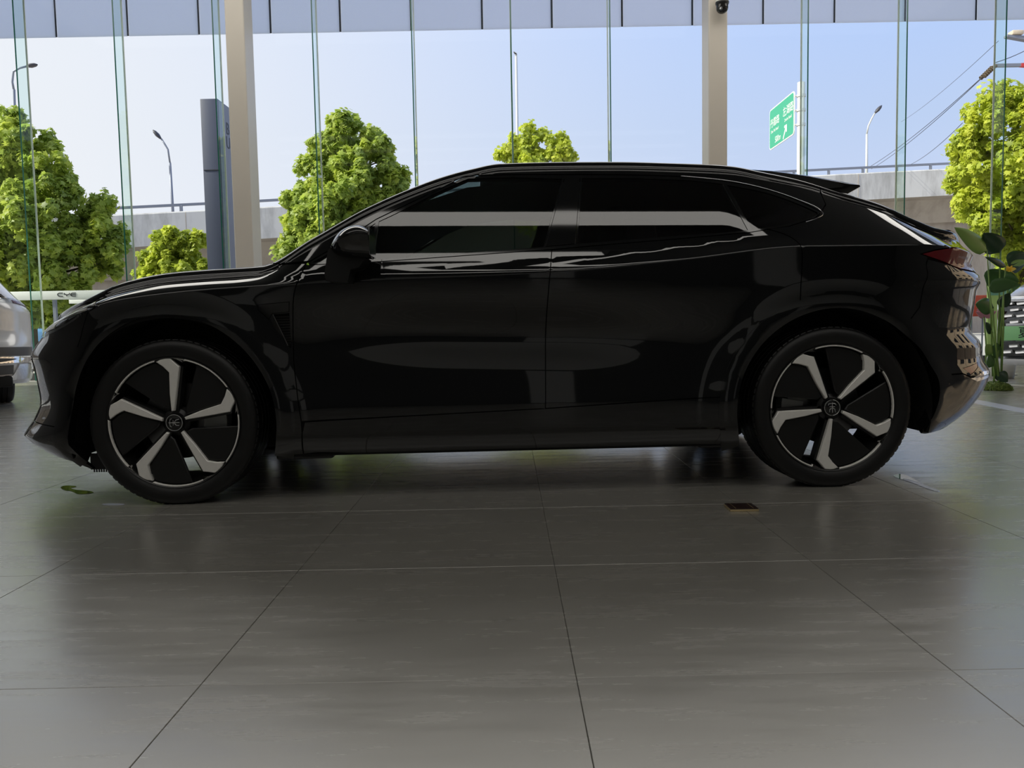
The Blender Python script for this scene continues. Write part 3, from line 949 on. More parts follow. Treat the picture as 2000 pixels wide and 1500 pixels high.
# ================================================================== THE BLACK CAR
B0 = Body()
CAR_O, CAR_YAW = Vector((-1.48169, 3.46671, 0)), 0.03886
nrm = Vector((-math.sin(CAR_YAW), math.cos(CAR_YAW), 0))
car = empty('car', CAR_O + nrm * 0.945, CAR_YAW)
tag(car, 'large gloss black coupe SUV with silver spoked wheels parked side-on across the floor', 'car')

def vt(s): return float(B0.vtop(np.array([s]))[0])
def toprow(a, b, n=40): return [(float(s), vt(float(s))) for s in np.linspace(a, b, n)]
SFm, SRm = B0.SF + 0.004, B0.SR - 0.004
hinge = curve2([(.5990, 1.0460), (.5675, .9771), (.5444, .911), (.5369, .856), (.5282, .6556), (.5389, .4984), (.5550, .3560)], 5)
hinge_low = [(.5553, .3065), (.5471, .203)]
mid = curve2([(1.672, 1.092), (1.6521, .9256), (1.6395, .7467), (1.6305, .3880)], 6)
rearline = curve2([(2.6516, 1.1739), (2.7429, 1.1321), (2.7703, 1.0918), (2.7774, 1.0418), (2.7649, .839), (2.7422, .7828), (2.70, .70)], 5)
belt_a = [(.614, 1.0389), (.8823, 1.0466), (1.6307, 1.0897)]
belt_b = [(1.672, 1.092), (1.951, 1.1129), (2.1816, 1.1282), (2.5705, 1.1577), (2.6516, 1.1700)]
belt_c = [(2.749, 1.183), (2.8932, 1.2247), (2.9383, 1.255)]
topline = curve2([(.8935, 1.2452), (1.063, 1.3325), (1.2019, 1.4028), (1.3108, 1.4562), (1.5108, 1.4599), (1.8336, 1.4558), (2.1095, 1.4496), (2.3487, 1.4357), (2.514, 1.4125), (2.7077, 1.37), (2.849, 1.3166), (2.9383, 1.2600)], 4)
hyp = [(.80, 1.178), (.69, 1.102), (.612, 1.056)]
doorbot = [(.5681, .3559), (1.0266, .3686), (1.631, .388), (2.2177, .415), (2.4421, .4239)]
archF = circle2((0, .355), .475); archR = circle2((2.93, .355), .470)
lamp = [(-.312, .886), (-.329, .894), (-.42, .8985), (-.50, .900)] + [(q_, min(.902, vt(q_) - .010)) for q_ in (-.56, -.62, -.68, -.74, -.80, -.86, -.92, -.98)] + [(-.98, .735), (-.80, .738),
        (-.6939, .7472), (-.6089, .7625), (-.5247, .7794), (-.446, .8178), (-.4204, .8437), (-.3987, .8368), (-.2951, .8771)]
vent = [(.4495, .8266), (.5200, .8319), (.5180, .6782), (.5060, .6897)]
ventstrip = [(.3842, .8697), (.5235, .8805), (.5205, .8350), (.4480, .8300), (.4320, .8040), (.3852, .8476)]
reflector = [(3.5176, .5214), (3.6678, .5424), (3.6348, .5170), (3.5578, .4875)]

# bodywork
skin_panel(B0, 'front_fender', toprow(-.345, .40, 24) + [(.47, 1.047)] + hinge + hinge_low + [(.36, .203), (.02, .34), (-.43, .61), (-.36, .845), (-.335, .895)][::1],
           MT['paint'], car, holes=[archF, lamp, vent, ventstrip], grid=.018)
skin_panel(B0, 'front_bumper', [(SFm, .365), (-.70, .362), (-.47, .352), (.0, .345), (-.43, .61), (-.36, .845), (-.335, .895)] + toprow(-.345, SFm, 30),
           MT['paint'], car, holes=[archF, lamp], grid=.020)
skin_panel(B0, 'front_lip', [(SFm, .365), (-.70, .362), (-.47, .352), (-.2, .35), (-.30, .160), (-.44, .150), (-.52, .190), (-.70, .215), (SFm, .225)], MT['gloss_black'], car, holes=[archF])
skin_panel(B0, 'lower_grille', [(SFm, .42), (-.95, .42), (-.90, .46), (-.95, .56), (SFm, .58)], MT['satin_black'], car, off=.003, rim=.004)
skin_panel(B0, 'front_door', [(.592, 1.043)] + belt_a + mid + doorbot[:3][::-1] + hinge[::-1][:-1], MT['paint'], car, grid=.020)
skin_panel(B0, 'rear_door', belt_b + rearline[1:] + [(2.93, .36), (2.4421, .4239)] + doorbot[2:4][::-1] + mid[::-1][:-1], MT['paint'], car, holes=[archR], grid=.020)
skin_panel(B0, 'rocker_panel', [(.5681, .3530)] + doorbot[1:] + [(2.4700, .350), (2.4574, .203), (1.48, .202), (.79, .200), (.5490, .203), (.5565, .3065)], MT['gloss_black'], car)
skin_panel(B0, 'rear_quarter_panel', [(2.6516, 1.1739)] + belt_c + [(2.985, 1.300)] + toprow(3.0, SRm, 40) + [(SRm, 1.102), (3.90, 1.101), (3.6776, 1.0990), (3.4498, 1.0735), (3.3783, 1.0625), (3.3100, 1.0444), (3.3485, 1.0320),
           (3.3508, 1.0221), (3.3205, .9078), (3.3084, .8073), (2.93, .36)] + rearline[::-1], MT['paint'], car, holes=[archR], grid=.020)
skin_panel(B0, 'rear_bumper', [(3.3508, 1.0221), (3.4710, 1.0016), (3.5544, .9783), (3.75, .968), (SRm, .966), (SRm, .474), (3.70, .474), (3.5531, .4782), (3.5049, .4970), (3.4179, .4973), (3.2965, .4942), (2.93, .36), (3.3084, .8073), (3.3205, .9078)],
           MT['paint'], car, holes=[archR, reflector])
skin_panel(B0, 'rear_lip', [(SRm, .472), (3.70, .472), (3.5531, .4762), (3.5049, .4950), (3.4179, .4953), (3.2965, .4922), (2.93, .36), (3.10, .33), (3.22, .250), (3.42, .222), (3.60, .222), (SRm, .235)], MT['gloss_black'], car, holes=[archR])
skin_panel(B0, 'roof_rail', toprow(.40, 3.0, 70) + [(2.985, 1.300), (2.9383, 1.2600)] + topline[::-1][1:] + hyp + [(.47, 1.049)], MT['gloss_black'], car, grid=.011)
win_front = curve2([(.9053, 1.2353), (.9726, 1.2687), (1.0633, 1.3173), (1.1786, 1.3797), (1.3059, 1.4411)], 3) + [(1.5102, 1.4465), (1.7431, 1.4354), (1.6344, 1.1046), (1.3821, 1.0873), (1.1344, 1.0725), (.8844, 1.0579)]
win_tri = [(.622, 1.0500), (.6872, 1.0866), (.7955, 1.1599), (.8900, 1.2270), (.8700, 1.0582), (.7335, 1.0525)]
win_rear = [(1.8365, 1.4369), (2.1072, 1.4334), (2.3458, 1.4196), (2.4916, 1.3992), (2.564, 1.1695), (2.4201, 1.1572), (2.1862, 1.1438), (1.7857, 1.1164)]
win_quart = curve2([(2.5110, 1.3935), (2.7027, 1.3535), (2.842, 1.2998), (2.9181, 1.2574)], 4) + [(2.9150, 1.2440), (2.8862, 1.2326), (2.7296, 1.1914), (2.5830, 1.1715)]
pillar = [(1.7515, 1.4352), (1.8282, 1.4371), (1.7774, 1.1145), (1.6428, 1.1044)]
skin_panel(B0, 'window_frame', [(.600, 1.047)] + belt_a + belt_b + belt_c + topline[::-1] + hyp, MT['gloss_black'], car, holes=[win_front, win_tri, win_rear, win_quart, pillar], off=-.001, rim=.022)
skin_panel(B0, 'pillar_cover', pillar, MT['gloss_black'], car, off=.0015)
skin_panel(B0, 'side_window', win_front, MT['car_glass'], car, off=-.004, inset=.0008, rim=0, label='lightly tinted front side window')
skin_panel(B0, 'corner_window', win_tri, MT['car_glass'], car, off=-.004, inset=.0008, rim=0)
skin_panel(B0, 'side_window', win_rear, MT['privacy_glass'], car, off=-.004, inset=.0008, rim=0, label='black tinted rear side window')
skin_panel(B0, 'quarter_window', win_quart, MT['privacy_glass'], car, off=-.004, inset=.0008, rim=0)
# bright trim line round the rear of the window band
trim_pts = curve2([(2.30, 1.4430), (2.514, 1.4165), (2.7077, 1.374), (2.8514, 1.3215), (2.9420, 1.2660), (2.9460, 1.2520), (2.9010, 1.2240), (2.84, 1.2050)], 6)
for sgn in (1, -1):
    P_ = B0.M(np.array([p[0] for p in trim_pts]), np.array([p[1] for p in trim_pts]))
    P_[:, 1] *= sgn
    MB().tube([tuple(p) for p in P_], .0025, 6).build('window_trim', MT['chrome'], car, smooth=True)

# wheel-arch cladding rings
for (cx_, rr_in, rr_out, a0, a1, nm) in ((0.0, .452, .472, -.33, PI + .36, 'wheel_arch_trim'), (2.93, .447, .467, -.24, PI + .36, 'wheel_arch_trim')):
    out_, in_ = [], []
    for k in range(61):
        a = a0 + (a1 - a0) * k / 60
        f_ = 1.0 + (0.06 * math.sin(max(0, min(1, (a - .5) / 2.2)) * PI) if cx_ == 0 else 0.02 * math.sin(a) * (a > 0))
        out_.append((cx_ + (rr_out + .058) * math.cos(a) * (1 if cx_ else 1.0), .355 + (rr_out + .050) * math.sin(a)))
        in_.append((cx_ + rr_in * math.cos(a), .355 + rr_in * f_ * math.sin(a)))
    skin_panel(B0, nm, out_ + in_[::-1], MT['gloss_black'], car, off=.006, inset=0, rim=.055)

# lids: bonnet, screens, roof, tail
cap_obj(B0, 'hood', SFm, .40, MT['paint'], car, 56, 16)
cap_obj(B0, 'windshield', .403, 1.36, MT['screen_glass'], car, 30, 12)
cap_obj(B0, 'roof', 1.363, 2.56, MT['paint'], car, 34, 14)
cap_obj(B0, 'rear_window', 2.563, 3.40, MT['privacy_glass'], car, 30, 12)
cap_obj(B0, 'tailgate', 3.403, SRm, MT['paint'], car, 24, 14)
# ducktail lip
lip = MB()
n_ = 25
for k in range(n_):
    s_ = 3.66 + (B0.SR - 3.66) * k / (n_ - 1)
    E_ = B0.M(s_, B0.vtop(s_)); E_ = np.asarray(E_).reshape(3)
    for (dx, dz) in ((-.07, .0), (.006, .004), (.010, -.012), (-.01, -.035)):
        lip.v.append((E_[0] + dx, E_[1], E_[2] + dz))
rowsN = [lip.v[4 * k:4 * k + 4] for k in range(n_)]
full = rowsN + [[(x, -y, z) for x, y, z in r] for r in rowsN[::-1][1:]]
lip = MB(); vs = [v for r in full for v in r]; fs = []
for i in range(len(full) - 1):
    for q in range(4):
        q2 = (q + 1) % 4
        fs.append((i * 4 + q, i * 4 + q2, (i + 1) * 4 + q2, (i + 1) * 4 + q))
fs += [(0, 1, 2, 3), tuple((len(full) - 1) * 4 + q for q in (3, 2, 1, 0))]
lip.add(vs, fs).build('tail_lip', MT['gloss_black'], car, angle=35)

# roof spoiler: an aerofoil blade over the rear screen
sp = MB()
prof = [(2.60, 1.507), (2.80, 1.492), (3.00, 1.463), (3.243, 1.417), (3.246, 1.409), (3.20, 1.385), (3.182, 1.374), (3.02, 1.392), (2.80, 1.43), (2.60, 1.47)]
ys = [-.56, -.545, -.50, -.3, 0, .3, .50, .545, .56]
sc_ = [.90, .98, 1, 1, 1, 1, 1, .98, .90]
vs = []
for y, q in zip(ys, sc_):
    for (x, z) in prof:
        vs.append((x if q == 1 else 2.60 + (x - 2.60) * q, y, 1.44 + (z - 1.44) * (1 if q == 1 else q) + .010 * (1 - (y / .56) ** 2)))
m_ = len(prof); fs = []
for i in range(len(ys) - 1):
    for q in range(m_):
        q2 = (q + 1) % m_
        fs.append((i * m_ + q, i * m_ + q2, (i + 1) * m_ + q2, (i + 1) * m_ + q))
fs += [tuple(range(m_)), tuple((len(ys) - 1) * m_ + q for q in range(m_ - 1, -1, -1))]
sp.add(vs, fs).build('roof_spoiler', MT['gloss_black'], car, angle=40)

# lamps
skin_panel(B0, 'headlight', lamp, MT['satin_black'], car, off=-.010, inset=.001, rim=.0, grid=.02)
hl_par = [o for o in car.children if o.name.startswith('headlight')]
for par_, sgn in zip(hl_par, (1, -1)):
    def strip(pts, wid, mat, nm, off):
        a = curve2(pts, 6); top = [(p[0], p[1] + wid / 2) for p in a]; bot = [(p[0], p[1] - wid / 2) for p in a]
        r = skin_panel(B0, nm, top + bot[::-1], mat, par_, off=off, inset=0, rim=.006, grid=.02)
        for i_, o_ in enumerate(r):
            if i_ != (0 if sgn == 1 else 1):
                bpy.data.objects.remove(o_)
    strip([(-.335, .885), (-.42, .886), (-.50, .882), (-.60, .868), (-.70, .842), (-.80, .808), (-.90, .775)], .010, MT['white_plastic'], 'light_bar', .001)
    strip([(-.375, .864), (-.45, .858), (-.54, .845), (-.64, .824), (-.74, .795), (-.86, .758)], .011, MT['white_plastic'], 'light_bar', .000)
    strip([(-.415, .838), (-.46, .815), (-.53, .788), (-.60, .770), (-.68, .757)], .012, MT['steel'], 'lower_bezel', .000)
    strip([(-.60, .800), (-.645, .793), (-.69, .785)], .034, MT['white_plastic'], 'reflector_bowl', -.004)
    strip([(-.52, .815), (-.56, .808), (-.59, .803)], .030, MT['steel'], 'reflector_bowl', -.005)
skin_panel(B0, 'headlight_lens', lamp, MT['headlamp_lens'], car, off=.004, inset=.0015, rim=0)
tailp = [(3.3125, 1.0444), (3.3783, 1.0611), (3.4498, 1.0721), (3.6776, 1.0975), (3.90, 1.099), (SRm, 1.100), (SRm, .970), (3.75, .971), (3.5544, .9813), (3.4710, 1.0046), (3.3485, 1.0334)]
skin_panel(B0, 'tail_lamp', tailp, MT['red_lens'], car, off=.002, rim=.03)
skin_panel(B0, 'rear_reflector', reflector, MT['red_lens'], car, off=-.001, rim=.01)
skin_panel(B0, 'bumper_trim', [(3.545, .470), (3.66, .498), (3.74, .498), (3.74, .462), (3.60, .452)], MT['chrome'], car, off=.004, rim=.006)
# side vent
skin_panel(B0, 'vent_cover', ventstrip, MT['gloss_black'], car, off=.003, rim=.01)
vr = skin_panel(B0, 'fender_vent', vent, MT['matte_black'], car, off=-.016, rim=0)
for par_, sgn in zip(vr, (1, -1)):
    for k in range(11):
        v_ = .700 + k * .0115
        s0 = .5060 - (v_ - .6897) / (.8266 - .6897) * .0565 + .003
        P_ = B0.M(np.array([s0, .5165]), np.array([v_, v_ + .001])); P_[:, 1] *= sgn
        P_[:, 1] += sgn * .006
        MB().tube([tuple(p) for p in P_], .0022, 5).build('slat', MT['satin_black'], par_)
    trim = MB().tube([tuple(p * np.array([1, sgn, 1])) for p in B0.M(np.array([.5060, .49, .4495]), np.array([.6897, .73, .8266]))], .002, 5)
    trim.build('vent_edge', MT['steel'], par_)

# dark inner shell behind the panel gaps, wheel wells, underbody
win_all = [(.56, 1.02)] + [(1.2, 1.03), (2.0, 1.08), (2.60, 1.13), (2.93, 1.225), (2.965, 1.262), (2.87, 1.335), (2.53, 1.445), (2.1, 1.48), (1.30, 1.485), (.88, 1.28), (.62, 1.09)]
skin_panel(B0, 'inner_shell', [(SFm, .24), (-.45, .22), (-.1, .25), (.40, .22), (1.5, .215), (2.5, .215), (3.0, .25), (3.4, .23), (SRm, .26)] + [(a, b - .010) for a, b in toprow(SRm, SFm, 80)],
           MT['matte_black'], car, holes=[circle2((0, .355), .462), circle2((2.93, .355), .458), win_all], off=-.016, inset=0, grid=.06, rim=0)
for cx_ in (0.0, 2.93):
    for sgn in (-1, 1):
        w0_, w1_ = .935, .60
        vs, fs = [], []
        N_ = 40
        for k in range(N_ + 1):
            a = -.26 + (PI + .56) * k / N_
            rr = .462
            for w_ in (w0_, w1_):
                vs.append((cx_ + rr * math.cos(a), sgn * w_, .355 + rr * math.sin(a) * (1.03 if cx_ == 0 else 1.0)))
        for k in range(N_):
            fs.append((2 * k, 2 * k + 1, 2 * k + 3, 2 * k + 2))
        fs.append(tuple(2 * k + 1 for k in range(N_ + 1)))
        mesh_obj('wheel_well', vs, fs, MT['matte_black'], car)
ub = MB()
ub.bbox(.44, 2.47, -.86, .86, .185, .30, .03)
ub.bbox(-.62, .46, -.58, .58, .19, .32, .03)
ub.bbox(2.45, 3.55, -.58, .58, .21, .32, .03)
ub.build('underbody', MT['matte_black'], car, angle=40)
MB().bbox(.40, .66, -.80, -.62, .165, .21, .01).build('air_deflector', MT['satin_black'], car)
MB().bbox(2.36, 2.48, -.80, -.60, .17, .21, .01).build('air_deflector', MT['satin_black'], car)
br = MB()
for k in range(11):
    br.box(-.47 + k * .011, -.465 + k * .011, -.70, -.695, .112, .128)
br.box(-.48, -.34, -.705, -.690, .126, .20)
br.build('chin_comb', MT['satin_black'], car)

# door mirrors
mxs = [.727, .742, .775, .82, .865, .900, .908]
mzt = pchip([.727, .75, .79, .84, .88, .908], [1.104, 1.150, 1.180, 1.194, 1.191, 1.160])
mzc = pchip([.727, .76, .82, .86, .908], [1.097, 1.112, 1.137, 1.152, 1.144])
mzb = pchip([.727, .75, .79, .908], [1.084, 1.060, 1.046, 1.036])
myo = pchip([.727, .75, .79, .84, .908], [1.075, 1.150, 1.205, 1.228, 1.222])
for sgn in (1, -1):
    vs, fs = [], []
    for x in mxs:
        zt_, zc_, zb_, yo_ = float(mzt(x)), float(mzc(x)), float(mzb(x)), float(myo(x))
        for y, z in ((.985, zb_ + .012), (.985, zt_ - .025), (.985 * .55 + yo_ * .45, zt_), (yo_ - .03, zc_ * .45 + zt_ * .55), (yo_, zc_), (yo_ - .012, (zc_ + zb_) / 2), (yo_ - .05, zb_)):
            vs.append((x, -sgn * y, z))
    mm = 7
    for i in range(len(mxs) - 1):
        for q in range(mm):
            q2 = (q + 1) % mm
            fs.append((i * mm + q, i * mm + q2, (i + 1) * mm + q2, (i + 1) * mm + q))
    fs += [tuple(range(mm)), tuple((len(mxs) - 1) * mm + q for q in range(mm - 1, -1, -1))]
    mo = MB().add(vs, fs).build('door_mirror', MT['paint'], car, smooth=True)
    ca_ = mo.data.attributes.new('crease_edge', 'FLOAT', 'EDGE')
    for e_ in mo.data.edges:
        a_i, b_i = e_.vertices
        if (a_i % mm == 4 and b_i % mm == 4) or (a_i // mm == len(mxs) - 1 and b_i // mm == len(mxs) - 1):
            ca_.data[e_.index].value = .85
    md = mo.modifiers.new('soft', 'SUBSURF'); md.levels = 2; md.render_levels = 2
    arm = MB().prism([(.724, 1.085), (.738, 1.095), (.880, 1.052), (.850, 1.012), (.815, 1.004), (.800, .950), (.712, .958), (.706, .985)], -.93 * 1, -1.10)
    if sgn < 0:
        arm.v = [(x, -y, z) for x, y, z in arm.v]
    arm.build('mirror_arm', MT['satin_black'], mo)
    gl_ = MB().box(.9065, .9085, min(sgn * -1.0, sgn * -1.19), max(sgn * -1.0, sgn * -1.19), 1.055, 1.165)
    gl_.build('mirror_glass', MT['chrome'], mo)

# wheels
WY = -.945
make_wheel(car, (0, WY, .362), -.50, -PI / 2 * -1, cal=-.05)
make_wheel(car, (2.93, WY, .362), 0.0, 0.0, cal=PI - .1)
for o in [c for c in car.children if c.name.startswith('wheel') and not c.name.startswith('wheel_')]:
    c2 = copy_tree(o, car)
    c2.location = (o.location.x, -WY, o.location.z)
    c2.rotation_euler = (0, 0, PI)

# cabin
cab = MB().bbox(.62, 1.02, -.72, .72, .72, .99, .05).build('dashboard', MT['leather'], car, angle=40)
MB().bbox(.5, 2.6, -.78, .78, .30, .42, .04).build('cabin_floor', MT['matte_black'], car)
for y_ in (-.38, .38):
    st = MB().bbox(1.30, 1.80, y_ - .25, y_ + .25, .42, .62, .06).build('front_seat', MT['leather'], car, angle=50)
    bk = MB().prism([(1.72, .55), (1.86, .55), (2.06, 1.12), (1.96, 1.15), (1.86, 1.0)], y_ - .24, y_ + .24).build('seat_back', MT['leather'], st)
    MB().bbox(1.97, 2.08, y_ - .13, y_ + .13, 1.14, 1.34, .04).build('headrest', MT['leather'], st, angle=50)
rb = MB().bbox(2.12, 2.65, -.66, .66, .42, .64, .06).build('rear_seat', MT['leather'], car, angle=50)
MB().prism([(2.55, .55), (2.75, .55), (2.92, 1.12), (2.80, 1.14)], -.66, .66).build('seat_back', MT['leather'], rb)
hl_ = MB()
vs = []; fs = []
hx = [.76, .90, 1.05, 1.30, 1.6, 2.1, 2.6, 2.95]; hz = [1.165, 1.262, 1.345, 1.435, 1.465, 1.465, 1.44, 1.37]
hw = [.82, .79, .745, .68, .655, .645, .635, .60, .58]
for x_, z_, q_ in zip(hx, hz, hw):
    for y_ in (-1, -.5, 0, .5, 1):
        vs.append((x_, y_ * q_, z_ - .03 * (abs(y_) > .9)))
for i in range(len(hx) - 1):
    for j in range(4):
        fs.append((i * 5 + j, i * 5 + j + 1, i * 5 + j + 6, i * 5 + j + 5))
hl_.add(vs, fs).build('headliner', MT['leather'], car, smooth=True)
swm = MB()
swc = Vector((1.12, -.38, .93)); ax_ = Vector((-.92, 0, .38)).normalized(); u_ = ax_.cross(Vector((0, 1, 0))).normalized(); v_ = Vector((0, 1, 0))
swm.tube([swc + (u_ * math.cos(2 * PI * k / 32) + v_ * math.sin(2 * PI * k / 32)) * .18 for k in range(33)], .015, 8, False)
swm.tube([swc - v_ * .17, swc + ax_ * -.03, swc + v_ * .17], .018, 8)
swm.tube([swc, swc + Vector((-.25, 0, -.08))], .03, 8)
swm.build('steering_wheel', MT['satin_black'], car, smooth=True)

# ================================================================== OTHER CARS
def simple_car(B, root, paint, roof_mat, windows, wheel_scale=.95):
    """a whole car on the same kind of skin: one body panel a side with open arches, lid panels, dark windows, wheels"""
    A0, A1 = B.AXLES
    arches = [circle2((a, B.AZ), .43) for a in B.AXLES]
    top = [(float(s), float(B.vtop(np.array([s]))[0])) for s in np.linspace(B.SF + .004, B.SR - .004, 90)]
    skin_panel(B, 'body_side', [(B.SF + .004, .24), (0, .22), (1.4, .22), (A1, .22), (B.SR - .004, .26)] + top[::-1], paint, root, holes=arches, inset=0, grid=.06)
    for nm, poly in windows:
        skin_panel(B, nm, poly, MT['dark_glass'], root, off=.003, inset=0, rim=.004, grid=.06)
    return root

class SilverSUV(Body):
    XA, XB, LA, LB, NR = -.35, 3.20, .6, .60, 3.2
    AXLES = (0.0, 2.76)
    SIDE_GLASS = False
    SCALLOP = .01
    ZR_ = 1.30
    xf = staticmethod(pchip([.2, .3, .5, .7, .9, 1.05], [-.80, -.88, -.90, -.88, -.80, -.70]))
    xr = staticmethod(pchip([.22, .30, .38, .46, .54, .60, .68, .74, .82, 1.00, 1.06, 1.10, 1.18, 1.30, 1.40], [3.60, 3.72, 3.80, 3.84, 3.82, 3.82, 3.80, 3.76, 3.735, 3.72, 3.735, 3.74, 3.70, 3.60, 3.50]))
    zedge = staticmethod(pchip([-.95, -.6, -.2, .3, .6, .9, 1.3, 2.0, 2.7, 3.1, 3.4, 3.62, 3.75], [.86, 1.0, 1.06, 1.12, 1.25, 1.42, 1.60, 1.66, 1.64, 1.58, 1.46, 1.33, 1.22]))
    wedge = staticmethod(pchip([-1, 0, .5, 1.3, 2.6, 3.3, 3.7], [.72, .80, .78, .60, .58, .56, .56]))
    zsh = staticmethod(pchip([-1, 0, 1, 2.5, 3.8], [.80, .95, .99, 1.02, 1.02]))
    wl = staticmethod(pchip([.2, .3, .5, .8, .95, 1.1], [.84, .91, .93, .945, .945, .93]))

Bs = SilverSUV()
# seen from behind: the tail points at the viewer
def place_car(B, name, tail_xy, heading, label, cat='car'):
    """heading = direction of the nose; the tail centre stands at tail_xy"""
    d = Vector((math.cos(heading), math.sin(heading), 0))      # nose direction in the world
    o = Vector((tail_xy[0], tail_xy[1], 0)) + d * 3.80          # front axle is 3.80 m ahead of the tail
    root = empty(name, o, heading + PI)                         # body x runs nose -> tail
    tag(root, label, cat)
    return root
hd = math.radians(180 - 52)
c_edge = at(59, 680, 8.45)
side = Vector((math.sin(hd), -math.cos(hd), 0))
suv = place_car(Bs, 'car', (c_edge.x - side.x * .80, c_edge.y - side.y * .80 - .12), hd, 'silver SUV seen from behind, cut off at the edge beyond the black nose')
wv = [('side_window', [(.75, 1.07), (2.9, 1.10), (2.95, 1.30), (2.6, 1.50), (1.4, 1.50), (1.0, 1.32)])]
simple_car(Bs, suv, MT['silver_paint'], MT['silver_paint'], wv)
cap_obj(Bs, 'hood', Bs.SF + .004, .45, MT['silver_paint'], suv, 30, 10)
cap_obj(Bs, 'windshield', .453, 1.45, MT['dark_glass'], suv, 20, 10)
cap_obj(Bs, 'roof', 1.453, 2.9, MT['silver_paint'], suv, 24, 10)
cap_obj(Bs, 'rear_window', 2.903, 3.42, MT['dark_glass'], suv, 16, 10)
cap_obj(Bs, 'tailgate', 3.423, Bs.SR - .004, MT['silver_paint'], suv, 20, 10)
sr = Bs.SR - .004
def rearband(nm, s0, v0, v1, mat, off=.006, v0b=None, v1b=None, rim=.02):
    skin_panel(Bs, nm, [(s0, v0b if v0b else v0), (sr, v0), (sr, v1), (s0, v1b if v1b else v1)], mat, suv, off=off, inset=0, rim=rim, grid=.04)
rearband('light_strip', 3.62, 1.165, 1.205, MT['gloss_black'], .006, 1.150, 1.190)
rearband('chrome_strip', 3.60, 1.150, 1.163, MT['chrome'], .010, 1.135, 1.148)
rearband('bumper_insert', 3.45, .55, .645, MT['grey_plastic'], .006, .54, .630)
rearband('chrome_band', 3.40, .47, .545, MT['chrome'], .022, .47, .535)
rearband('lower_grille', 3.70, .34, .455, MT['grey_plastic'], .010, .36, .45)
skin_panel(Bs, 'lower_frame', [(3.52, .30), (sr, .285), (sr, .335), (3.70, .345), (3.66, .455), (3.52, .465)], MT['chrome'], suv, off=.015, inset=0, rim=.02, grid=.04)
skin_panel(Bs, 'tail_lamp', [(3.40, 1.05), (3.62, 1.10), (3.78, 1.11), (3.80, 1.13), (3.60, 1.145), (3.42, 1.12)], MT['lamp_lens'], suv, off=.012, inset=0, rim=.02, grid=.04)
skin_panel(Bs, 'tail_lamp_core', [(3.42, 1.06), (3.60, 1.10), (3.58, 1.13), (3.44, 1.11)], MT['red_lens'], suv, off=.006, inset=0, rim=.02, grid=.04)
MB().bbox(3.2, 3.74, -.70, .70, .22, .34, .03).bbox(-.7, 3.3, -.66, .66, .2, .4, .03).build('underbody', MT['matte_black'], suv, angle=40)
for a_ in Bs.AXLES:
    w_ = make_wheel(suv, (a_, -.78, .352), .3, 0, scale=.96, emblem=False, cal=0)
    c2 = copy_tree(w_, suv); c2.location = (a_, .78, .352); c2.rotation_euler = (0, 0, PI)

class BlueSedan(Body):
    XA, XB, LA, LB, NR = -.35, 3.05, .6, .55, 2.6
    AXLES = (0.0, 2.65)
    SIDE_GLASS = False
    SCALLOP = .01
    ZR_ = .95
    xf = staticmethod(pchip([.2, .3, .5, .7, .9], [-.75, -.85, -.88, -.85, -.72]))
    xr = staticmethod(pchip([.22, .35, .5, .7, .9, 1.05], [3.55, 3.65, 3.68, 3.66, 3.60, 3.50]))
    zedge = staticmethod(pchip([-.95, -.5, 0, .3, .7, 1.15, 1.7, 2.2, 2.7, 3.0, 3.3, 3.6], [.72, .84, .92, .98, 1.22, 1.40, 1.46, 1.43, 1.28, 1.14, 1.06, 1.00]))
    wedge = staticmethod(pchip([-1, 0, .5, 1.2, 2.3, 3.0, 3.6], [.70, .76, .74, .58, .56, .62, .66]))
    zsh = staticmethod(pchip([-1, 0, 1, 2.5, 3.8], [.66, .80, .88, .92, .90]))
    wl = staticmethod(pchip([.2, .3, .5, .8, .95, 1.1], [.80, .87, .89, .90, .895, .88]))
Bb = BlueSedan()
bp = at(150, 680, 26.0)
blue = empty('car', (bp.x + 1.1, bp.y + .9, -.05), PI * 1.0 + .05)
tag(blue, 'blue saloon car parked outside beyond the glass, mostly hidden by the black nose', 'car')
simple_car(Bb, blue, MT['blue_paint'], MT['blue_paint'], [('side_window', [(.75, .98), (2.70, 1.02), (2.62, 1.16), (2.1, 1.33), (1.2, 1.31), (.95, 1.18)])])
cap_obj(Bb, 'hood', Bb.SF + .004, .35, MT['blue_paint'], blue, 24, 8)
cap_obj(Bb, 'windshield', .353, 1.2, MT['dark_glass'], blue, 16, 8)
cap_obj(Bb, 'roof', 1.203, 2.1, MT['blue_paint'], blue, 16, 8)
cap_obj(Bb, 'rear_window', 2.103, 2.95, MT['dark_glass'], blue, 16, 8)
cap_obj(Bb, 'trunk_lid', 2.953, Bb.SR - .004, MT['blue_paint'], blue, 16, 8)
MB().bbox(-.6, 3.4, -.62, .62, .2, .4, .03).build('underbody', MT['matte_black'], blue, angle=40)
for a_ in Bb.AXLES:
    for sg in (-1, 1):
        w_ = MB().lathe([(.12, .0), (.20, .006), (.215, .0), (.30, .0), (.315, .02), (.315, .18), (.30, .20), (.12, .20)], 32, 'y').build('wheel', MT['rubber'], blue, angle=35)
        w_.location = (a_, sg * .89, .31); w_.rotation_euler = (0, 0, 0 if sg < 0 else PI)
        MB().lathe([(0, .004), (.19, .004), (.20, .012)], 24, 'y').build('rim', MT['machined'], w_)

# ---- white car at the right edge: chrome block grille, green plate
d_ = math.radians(58)
n_out = Vector((-math.sin(d_), -math.cos(d_), 0))        # the way the front faces
rgt = Vector((math.cos(d_), -math.sin(d_), 0))           # along the front, to the right in the picture
e0 = at(1947, 640, 8.9); e0.z = 0
mpv = empty('car', e0, math.atan2(rgt.y, rgt.x))
tag(mpv, 'white car cut off at the edge with block-patterned chrome grille and green plate', 'car')
